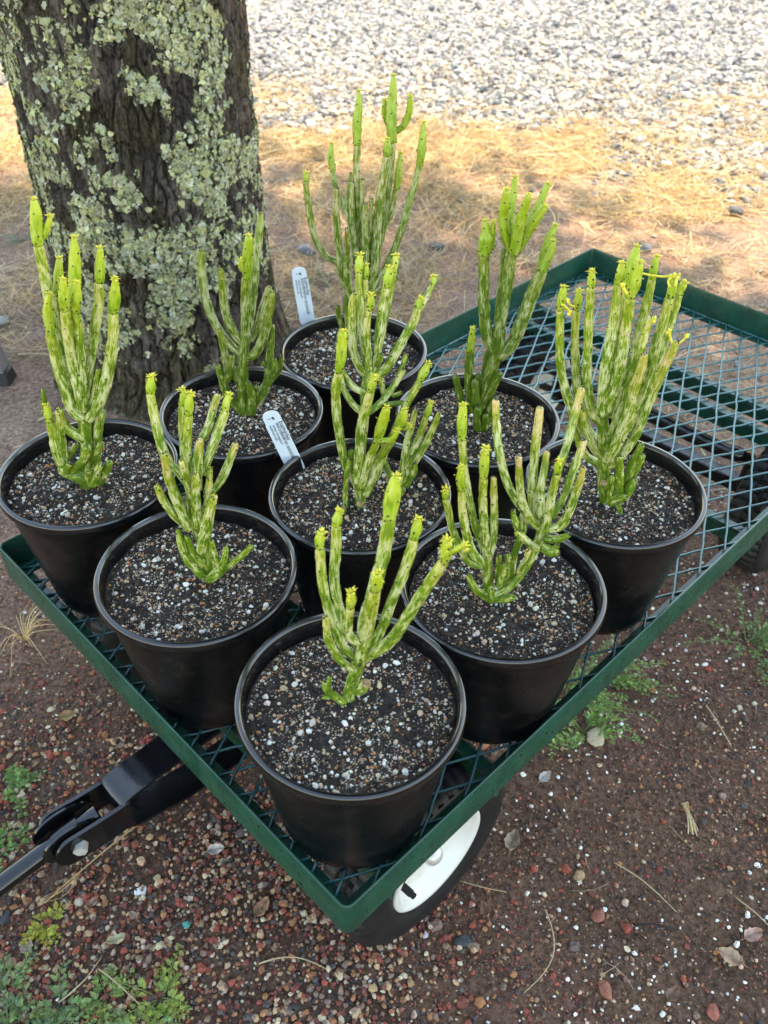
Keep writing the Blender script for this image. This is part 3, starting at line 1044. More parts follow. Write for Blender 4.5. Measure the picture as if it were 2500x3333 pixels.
# wire deck
WR = 0.00165
DM = 0.012
mb = MB()
for a, b in (((DM, DM), (CL - DM, DM)), ((DM, CW - DM), (CL - DM, CW - DM)), ((DM, DM), (DM, CW - DM)), ((CL - DM, DM), (CL - DM, CW - DM))):
    tube(mb, [(a[0], a[1], ZB + 0.0049), (b[0], b[1], ZB + 0.0049)], WR, 6)
deck = obj('wire_deck', mb, M['wire'], cart)
WA = math.radians(26.5)
step = 0.0318
rng = np.random.default_rng(42)
for fam in (1, -1):
    tn = math.tan(WA) * fam
    c_ = -CL * abs(math.tan(WA)) - 0.02
    while c_ < CW + CL * abs(math.tan(WA)) + 0.02:
        pts = []
        for s_ in (DM, CL - DM):
            t__ = c_ + tn * s_
            if DM <= t__ <= CW - DM:
                pts.append((s_, t__))
        for t__ in (DM, CW - DM):
            s_ = (t__ - c_) / tn
            if DM < s_ < CL - DM:
                pts.append((s_, t__))
        c_ += step
        if len(pts) < 2:
            continue
        p0, p1 = np.array(pts[0]), np.array(pts[1])
        L_ = np.linalg.norm(p1 - p0)
        if L_ < 0.02:
            continue
        nseg = max(3, int(L_ / 0.0175))
        f_ = np.linspace(0, 1, nseg)[:, None]
        pth = p0 * (1 - f_) + p1 * f_
        zz = ZB + 0.0049 + (0.0010 if fam > 0 else -0.0002) + 0.0007 * np.sin(np.linspace(0, nseg * math.pi, nseg))
        pp = np.concatenate([pth + rng.normal(0, 0.0005, pth.shape), np.broadcast_to(zz, (nseg,))[:, None]], 1)
        obj('wire', tube(MB(), pp, WR, 6), M['wire'], deck)
DECKZ = ZB + 0.0049 + 0.0010 + WR + 0.0005

# supports
for s_, h_ in ((0.060, 0.026), (0.215, 0.026), (0.745, 0.026), (0.985, 0.026), (1.045, 0.026)):
    mb = MB()
    bevel_box(mb, (s_, 0.005, ZB - 0.0035), (s_ + 0.014, CW - 0.005, ZB - 0.0005), 0.0006)
    bevel_box(mb, (s_, 0.005, ZB - h_), (s_ + 0.003, CW - 0.005, ZB - 0.0036), 0.0006)
    me = mb.mesh('cross_beam')
    sharp(me)
    obj('cross_beam', me, M['green'], cart)
AXF, AXR, RW = 0.166, 1.012, 0.121
for ax in (AXF, AXR):
    mb = MB()
    bevel_box(mb, (ax - 0.012, 0.115, RW - 0.012), (ax + 0.012, CW - 0.115, RW + 0.012), 0.002)
    tube(mb, [(ax, 0.052, RW), (ax, CW - 0.052, RW)], 0.0075, 12)
    me = mb.mesh('axle')
    sharp(me)
    obj('axle', me, M['blacksteel'], cart)
pth = catmull([(AXR - 0.005, 0.125, RW), (AXR - 0.003, 0.125, RW + 0.05), (0.957, 0.132, 0.212), (0.955, 0.165, 0.2085), (0.955, 0.3, 0.2085), (0.955, CW - 0.165, 0.2085), (0.957, CW - 0.132, 0.205), (AXR - 0.003, CW - 0.125, RW + 0.05), (AXR - 0.005, CW - 0.125, RW)], 70)
obj('axle_frame', tube(MB(), pth, 0.0125, 12), M['blacksteel'], cart)
mb = MB()
bevel_box(mb, (AXF - 0.05, 0.21, 0.2165), (AXF + 0.055, CW - 0.21, 0.2225), 0.001)
tube(mb, [(AXF, CW / 2, RW + 0.005), (AXF, CW / 2, 0.2165)], 0.028, 20)
for t__ in (0.14, CW - 0.14):
    bevel_box(mb, (AXF - 0.014, t__ - 0.003, RW + 0.0125), (AXF + 0.014, t__ + 0.003, 0.19), 0.001)
bevel_box(mb, (AXF - 0.014, 0.137, 0.1905), (AXF + 0.014, CW - 0.137, 0.1955), 0.001)
me = mb.mesh('steering_mount')
sharp(me)
obj('steering_mount', me, M['blacksteel'], cart)

def wheel(s_, t_, side):
    w_ = bpy.data.objects.new('wheel', None)
    COL.objects.link(w_)
    w_.parent = cart
    w_.location = (s_, t_, RW)
    w_.rotation_euler = (0, 0, 0 if side < 0 else math.pi)
    NB = 44
    def tread(prof, th):
        out = np.zeros((len(prof), len(th)))
        for i_, (r_, y_) in enumerate(prof):
            if r_ > 0.1125:
                sh = 0.5 * (1 if y_ > 0 else 0)
                g = np.mod(th * NB / (2 * math.pi) + sh + abs(y_) * 12, 1)
                out[i_] = np.where(g < 0.30, -0.0048, 0)
        return out
    pr = [(0.066, -0.030), (0.068, -0.0335), (0.074, -0.0365), (0.085, -0.0395), (0.098, -0.0410), (0.110, -0.0395), (0.118, -0.0355), (0.1200, -0.0335), (0.1255, -0.0300), (0.1272, -0.022), (0.1280, -0.013), (0.1225, -0.011), (0.1225, -0.003), (0.1282, -0.001),
          (0.1282, 0.001), (0.1225, 0.003), (0.1225, 0.011), (0.1280, 0.013), (0.1272, 0.022), (0.1255, 0.0300), (0.1200, 0.0335), (0.118, 0.0355), (0.110, 0.0395), (0.098, 0.0410), (0.085, 0.0395), (0.074, 0.0365), (0.068, 0.0335), (0.066, 0.030)]
    pr = [(r_ if r_ < 0.07 else 0.07 + (r_ - 0.07) * 0.88, y_ * 0.95) for r_, y_ in pr]
    mb = MB()
    lathe(mb, pr, 264, 'y', True, mod=tread)
    me = mb.mesh('tyre')
    sharp(me, 50)
    obj('tyre', me, M['rubber'], w_)
    pr = [(0.0, -0.016), (0.016, -0.016), (0.020, -0.0175), (0.040, -0.0165), (0.050, -0.018), (0.056, -0.024), (0.060, -0.031), (0.064, -0.0352), (0.0675, -0.0358), (0.0690, -0.0345), (0.0692, -0.030), (0.0655, -0.022), (0.0645, 0.022), (0.0692, 0.030), (0.0690, 0.0345), (0.0675, 0.0358), (0.060, 0.031), (0.056, 0.024), (0.040, 0.018), (0.0, 0.018)]
    me = lathe(MB(), pr, 96, 'y').mesh('rim')
    obj('rim', me, M['rimwhite'], w_)
    mb = MB()
    lathe(mb, [(0.0125, -0.015), (0.0125, -0.024), (0.0115, -0.029), (0.009, -0.033), (0.005, -0.0352), (0.0, -0.036)], 28, 'y')
    me = mb.mesh('hub_cap')
    obj('hub_cap', me, M['steel'], w_)
    mb = MB()
    tube(mb, [(-0.045, -0.016, -0.012), (-0.045, -0.036, -0.010)], 0.0045, 14)
    tube(mb, [(-0.045, -0.036, -0.010), (-0.045, -0.041, -0.0095)], 0.0036, 14)
    me = mb.mesh('valve_stem')
    sharp(me, 50)
    obj('valve_stem', me, M['rubber'], w_)
    mb = MB()
    a_ = np.linspace(-2.55, -1.75, 12)
    ri, ro = 0.022, 0.047
    V = [(r_ * math.cos(q), -0.0172 - (0.0008 if r_ > 0.04 else 0.0005), r_ * math.sin(q)) for q in a_ for r_ in (ri, ro)]
    V = np.array(V)
    f_ = [(2 * i_, 2 * i_ + 1, 2 * i_ + 3, 2 * i_ + 2) for i_ in range(11)]
    mb.add(V, None, f_).add(V + [0, 0.0004, 0], None, [q[::-1] for q in f_])
    obj('sticker', mb, M['sticker'], w_)
    return w_
for s_ in (AXF, AXR):
    wheel(s_, 0.068, -1)
    wheel(s_, CW - 0.068, 1)

# tongue: two straps that pinch into a clevis, and the pull tube
def strap(pts, z0, z1, th_=0.0048, round_end=False, name='tongue_strap'):
    p_ = catmull([(*q, 0) for q in pts], 46)[:, :2]
    t_ = np.gradient(p_, axis=0)
    t_ /= np.linalg.norm(t_, axis=1)[:, None]
    n_ = np.stack([-t_[:, 1], t_[:, 0]], 1)
    L_ = np.r_[0, np.cumsum(np.linalg.norm(np.diff(p_, axis=0), axis=1))]
    zc, hh = (z0 + z1) / 2, (z1 - z0) / 2
    hz = np.full(len(L_), hh)
    if round_end:
        m_ = L_ < hh
        hz[m_] = np.sqrt(np.maximum(hh ** 2 - (hh - L_[m_]) ** 2, 1e-8))
    V = []
    e = 0.0007
    for (x, y), (a, b), h_ in zip(p_, n_, hz):
        h_ = max(h_, 0.001)
        for d_, z_ in ((-th_ / 2, -h_ + e), (-th_ / 2, h_ - e), (-th_ / 2 + e, h_), (th_ / 2 - e, h_), (th_ / 2, h_ - e), (th_ / 2, -h_ + e), (th_ / 2 - e, -h_), (-th_ / 2 + e, -h_)):
            V.append((x + a * d_, y + b * d_, zc + z_))
    V = np.array(V)
    k_ = len(p_)
    i, j = np.arange(k_ - 1)[:, None], np.arange(8)[None, :]
    F = np.stack([i * 8 + j, i * 8 + (j + 1) % 8, (i + 1) * 8 + (j + 1) % 8, (i + 1) * 8 + j], -1).reshape(-1, 4)
    mb = MB().add(V, [(0, a, a + 1) for a in range(1, 7)] + [((k_ - 1) * 8, (k_ - 1) * 8 + a + 1, (k_ - 1) * 8 + a) for a in range(1, 7)], F)
    me = mb.mesh(name)
    sharp(me, 40)
    return obj(name, me, M['blacksteel'], cart)
SZ0, SZ1 = 0.122, 0.165
strap([(-0.137, 0.3110), (-0.10, 0.3075), (-0.066, 0.3050), (-0.048, 0.3045)], SZ0, SZ1, round_end=True, name='clevis_cheek')
strap([(-0.135, 0.3540), (-0.10, 0.3500), (-0.064, 0.3470), (-0.048, 0.3465)], SZ0, SZ1, round_end=True, name='clevis_cheek')
def plate(pts, t0, t1, th_, name):
    p_ = catmull([(q[0], 0, q[1]) for q in pts], 40)
    tg_ = np.gradient(p_, axis=0)
    tg_ /= np.linalg.norm(tg_, axis=1)[:, None]
    nn_ = np.stack([-tg_[:, 2], tg_[:, 0] * 0, tg_[:, 0]], 1)
    V = []
    e = 0.0006
    for q, m_ in zip(p_, nn_):
        for t_, d_ in ((t0 + e, -th_ / 2), (t1 - e, -th_ / 2), (t1, -th_ / 2 + e), (t1, th_ / 2 - e), (t1 - e, th_ / 2), (t0 + e, th_ / 2), (t0, th_ / 2 - e), (t0, -th_ / 2 + e)):
            V.append((q[0] + m_[0] * d_, t_, q[2] + m_[2] * d_))
    k_ = len(p_)
    i, j = np.arange(k_ - 1)[:, None], np.arange(8)[None, :]
    F = np.stack([i * 8 + j, (i + 1) * 8 + j, (i + 1) * 8 + (j + 1) % 8, i * 8 + (j + 1) % 8], -1).reshape(-1, 4)
    mb = MB().add(np.array(V), [(0, a + 1, a) for a in range(1, 7)] + [((k_ - 1) * 8, (k_ - 1) * 8 + a, (k_ - 1) * 8 + a + 1) for a in range(1, 7)], F)
    me = mb.mesh(name)
    sharp(me, 40)
    return obj(name, me, M['blacksteel'], cart)
plate([(-0.060, 0.128), (-0.0595, 0.145), (-0.057, 0.158), (-0.049, 0.1655), (-0.03, 0.1685), (0.05, 0.1705), (0.13, 0.172), (0.19, 0.172)], 0.3035, 0.3480, 0.005, 'tongue_strap')
plate([(-0.053, 0.126), (-0.049, 0.117), (-0.040, 0.111), (0.02, 0.094), (0.08, 0.088), (0.15, 0.088)], 0.3045, 0.3470, 0.005, 'tongue_strap')
# pull tube with its pivot ears
p0, p1 = np.array([-0.0772, 0.3200, 0.1560]), np.array([-0.1150, 0.3255, 0.1490])
dv = np.array([-0.1891, 0.3350, 0.1310]) - p1
dv /= np.linalg.norm(dv)
p2 = p1 + dv * 0.09
L_ = (p1[2] - 0.012) / -dv[2]
p3 = p1 + dv * (L_ * 0.97)
mb = MB()
pp = np.vstack([p0, p0 * .5 + p1 * .5, p1, p2, p1 * .4 + p3 * .6, p3])
pp[:, 2] = np.maximum(pp[:, 2], 0.012)
tube(mb, catmull(pp, 30), 0.0108, 20, cap0=False)
tube(mb, catmull(pp, 30)[:3], 0.0090, 20, cap0=False, cap1=False)
e_ = pp[-1]
q_ = np.array([-dv[1], dv[0], 0])
tube(mb, [e_ - q_ * 0.07, e_ + q_ * 0.07], 0.0105, 14)
me = mb.mesh('pull_tube')
sharp(me, 50)
obj('pull_tube', me, M['blacksteel'], cart)
mb = MB()
tube(mb, [p0 + (p1 - p0) * 0.55, p1, p1 + dv * 0.012], [0.0135, 0.0135, 0.0122], 18)
me = mb.mesh('tube_collar')
sharp(me, 50)
obj('tube_collar', me, M['blacksteel'], cart)
for t__, c__ in ((0.3155, -0.110), (0.3415, -0.108)):
    mb = MB()
    a_ = np.linspace(0, 2 * math.pi, 29)[:-1]
    V, F4 = [], []
    for y_ in (-0.0016, 0.0016):
        V += [(c__ + 0.036 * math.cos(q), t__ + y_ - 0.11 * 0.036 * math.cos(q), 0.147 + 0.0235 * math.sin(q)) for q in a_]
    V += [(c__, t__ - 0.0016, 0.147), (c__, t__ + 0.0016, 0.147)]
    n_ = len(a_)
    F4 = [(i_, (i_ + 1) % n_, n_ + (i_ + 1) % n_, n_ + i_) for i_ in range(n_)]
    F3 = [(2 * n_, (i_ + 1) % n_, i_) for i_ in range(n_)] + [(2 * n_ + 1, n_ + i_, n_ + (i_ + 1) % n_) for i_ in range(n_)]
    me = MB().add(V, F3, F4).mesh('pivot_ear')
    sharp(me, 50)
    obj('pivot_ear', me, M['blacksteel'], cart)
mb = MB()
bx, bz = -0.1135, 0.1455
tube(mb, [(bx, 0.300, bz), (bx + .006, 0.3085, bz)], 0.0078, 6)
tube(mb, [(bx + 0.004, 0.305, bz), (bx + 0.004, 0.362, bz)], 0.0042, 12)
tube(mb, [(bx + 0.004, 0.354, bz), (bx + 0.004, 0.361, bz)], 0.0075, 6)
me = mb.mesh('bolt')
sharp(me, 30)
obj('bolt', me, M['steel'], cart)

# ------------------------------------------------------------------ pots
RIMZ = 0.43
POTS = {'P1': (-0.026, 0.4755), 'P2': (-0.1844, 0.6269), 'P3': (0.1173, 0.6131), 'P4': (-0.3316, 0.7815), 'P5': (-0.0265, 0.752),
        'P6': (0.255, 0.7672), 'P7': (-0.1766, 0.9061), 'P8': (0.1113, 0.8986), 'P9': (-0.0448, 1.0532)}
POTLAB = {'P1': 'black nursery pot in the cart corner above the tongue-side white-rimmed wheel',
          'P2': 'black nursery pot at the cart edge above the tongue clevis',
          'P3': 'black nursery pot holding the peach-tipped two-clump plant',
          'P4': 'black nursery pot at the cart edge in front of the trunk, nearest the wooden leg',
          'P5': 'black nursery pot in the middle of the nine, with a white tag',
          'P6': 'black nursery pot beside the empty wire deck, holding the dense fan of stems',
          'P7': 'black nursery pot standing right against the lichened trunk',
          'P8': 'black nursery pot holding the plant crowned with plump lime branchlets',
          'P9': 'black nursery pot at the back holding the tallest plant and a white tag'}
BZ = DECKZ + 0.0005 - RIMZ
wallp = [(0.0, BZ), (0.060, BZ), (0.0675, BZ + 0.0006), (0.0695, BZ + 0.003), (0.0705, BZ + 0.012), (0.0720, BZ + 0.0135), (0.0925, -0.0260), (0.0930, -0.0250), (0.0948, -0.0105),
         (0.0925, -0.0105), (0.0905, -0.0260), (0.0700, BZ + 0.016), (0.0, BZ + 0.016)]
me_wall = lathe(MB(), wallp, 96).mesh('pot_wall')
sharp(me_wall, 35)
rimp = [(0.0945, -0.0108), (0.0985, -0.0104), (0.0997, -0.0092), (0.1000, -0.0070), (0.0998, -0.0028), (0.0990, -0.0010), (0.0975, -0.0002), (0.0955, 0.0), (0.0938, -0.0012), (0.0928, -0.0040), (0.0925, -0.0108)]
me_rim = lathe(MB(), rimp, 128, close=True).mesh('pot_rim')
sharp(me_rim, 40)
SOILZ = -0.0175
def soil_h(x, y, v):
    r = np.hypot(x, y)
    return SOILZ + 0.0090 * (fbm(x * 26 + v * 9, y * 30, 0, 3, 300 + v) - 0.5) + 0.0042 * (fbm(x * 120, y * 120, 0, 2, 310 + v) - 0.5) - 0.002 * sstep(0.05, 0.09, r) + 0.004 * sstep(0.035, 0.0, r)
SOILS = []
for v in range(4):
    nr_, na = 40, 96
    rr = np.linspace(0.0, 0.0912, nr_)
    aa = np.arange(na) * 2 * math.pi / na
    RR, AA = np.meshgrid(rr, aa, indexing='ij')
    xs, ys = RR * np.cos(AA), RR * np.sin(AA)
    i, j = np.arange(nr_ - 1)[:, None], np.arange(na)[None, :]
    F = np.stack([i * na + j, (i + 1) * na + j, (i + 1) * na + (j + 1) % na, i * na + (j + 1) % na], -1).reshape(-1, 4)
    ms = MB().add(np.stack([xs, ys, soil_h(xs, ys, v)], -1).reshape(-1, 3), None, F).mesh('soil')
    rng = np.random.default_rng(500 + v)
    def disc(n_):
        r_ = 0.0895 * np.sqrt(rng.random(n_))
        a_ = rng.uniform(0, 6.283, n_)
        x_, y_ = r_ * np.cos(a_), r_ * np.sin(a_)
        return np.stack([x_, y_, soil_h(x_, y_, v)], 1)
    WHT, TAN, ORG, DRK, GRY = (0.66, 0.63, 0.55), (0.50, 0.35, 0.21), (0.46, 0.20, 0.085), (0.022, 0.016, 0.012), (0.22, 0.20, 0.18)
    CRM = (0.58, 0.49, 0.37)
    mb = MB()
    p = disc(6600)
    keep = rng.random(len(p)) < 0.25 + 0.75 * sstep(0.35, 0.6, fbm(p[:, 0] * 45, p[:, 1] * 45, 0, 2, 330 + v))
    p = p[keep]
    pebbles(mb, p, rng.uniform(0.0008, 0.0019, len(p)), pick([WHT, CRM, TAN, ORG, DRK, GRY], [1.4, 2.0, 2.8, 2.2, 2.0, 1.2], len(p), rng), 3, (0.6, 1), 0.25, rng, 0.2)
    p = disc(560)
    pebbles(mb, p, rng.uniform(0.0018, 0.0034, len(p)), pick([WHT, CRM, TAN, ORG, DRK, GRY], [1.3, 1.6, 1.9, 1.7, 2.2, 0.8], len(p), rng), 1, (0.6, 1), 0.2, rng, 0.2)
    p = disc(50)
    pebbles(mb, p, rng.uniform(0.0034, 0.0058, len(p)), pick([WHT, CRM, TAN, DRK], [2.4, 1.6, 0.8, 2], len(p), rng), 1, (0.6, 0.9), 0.22, rng, 0.2)
    p = disc(2600)
    pebbles(mb, p, rng.uniform(0.0010, 0.0026, len(p)), pick([DRK, (0.03, 0.022, 0.017), (0.06, 0.04, 0.028)], [3, 3, 1.2], len(p), rng), 3, (0.5, 0.9), 0.2, rng, 0.2, (1.0, 2.0))
    p = disc(300)
    pebbles(mb, p, rng.uniform(0.0018, 0.0046, len(p)), pick([DRK, (0.035, 0.022, 0.016), (0.075, 0.04, 0.026)], [4, 3, 1], len(p), rng), 1, (0.35, 0.6), 0.2, rng, 0.15, (1.6, 3.2))
    SOILS.append((ms, mb.mesh('soil_grains', False)))
rng = np.random.default_rng(61)
for k_, (pid, (px, py)) in enumerate(POTS.items()):
    t0 = thing('plant_pot', POTLAB[pid], 'pot', (px, py, RIMZ + BZ), group='nursery pots standing on the cart')
    ra_, sx_ = rng.uniform(0, 6.28), rng.uniform(1.002, 1.011)
    for nm, me_, mt in (('pot_wall', me_wall, M['pot']), ('rim', me_rim, M['potrim'])):
        obj(nm, me_, mt, t0, (0, 0, -BZ), (0, 0, ra_)).scale = (sx_, 1 / sx_, 1)
    ms, mg = SOILS[k_ % 4]
    a_ = rng.uniform(0, 6.28)
    so = obj('soil', ms, M['soil'], t0, (0, 0, -BZ), (0, 0, a_))
    so['kind'] = 'stuff'
    sg = obj('soil_grains', mg, M['grain'], so, kind='stuff')

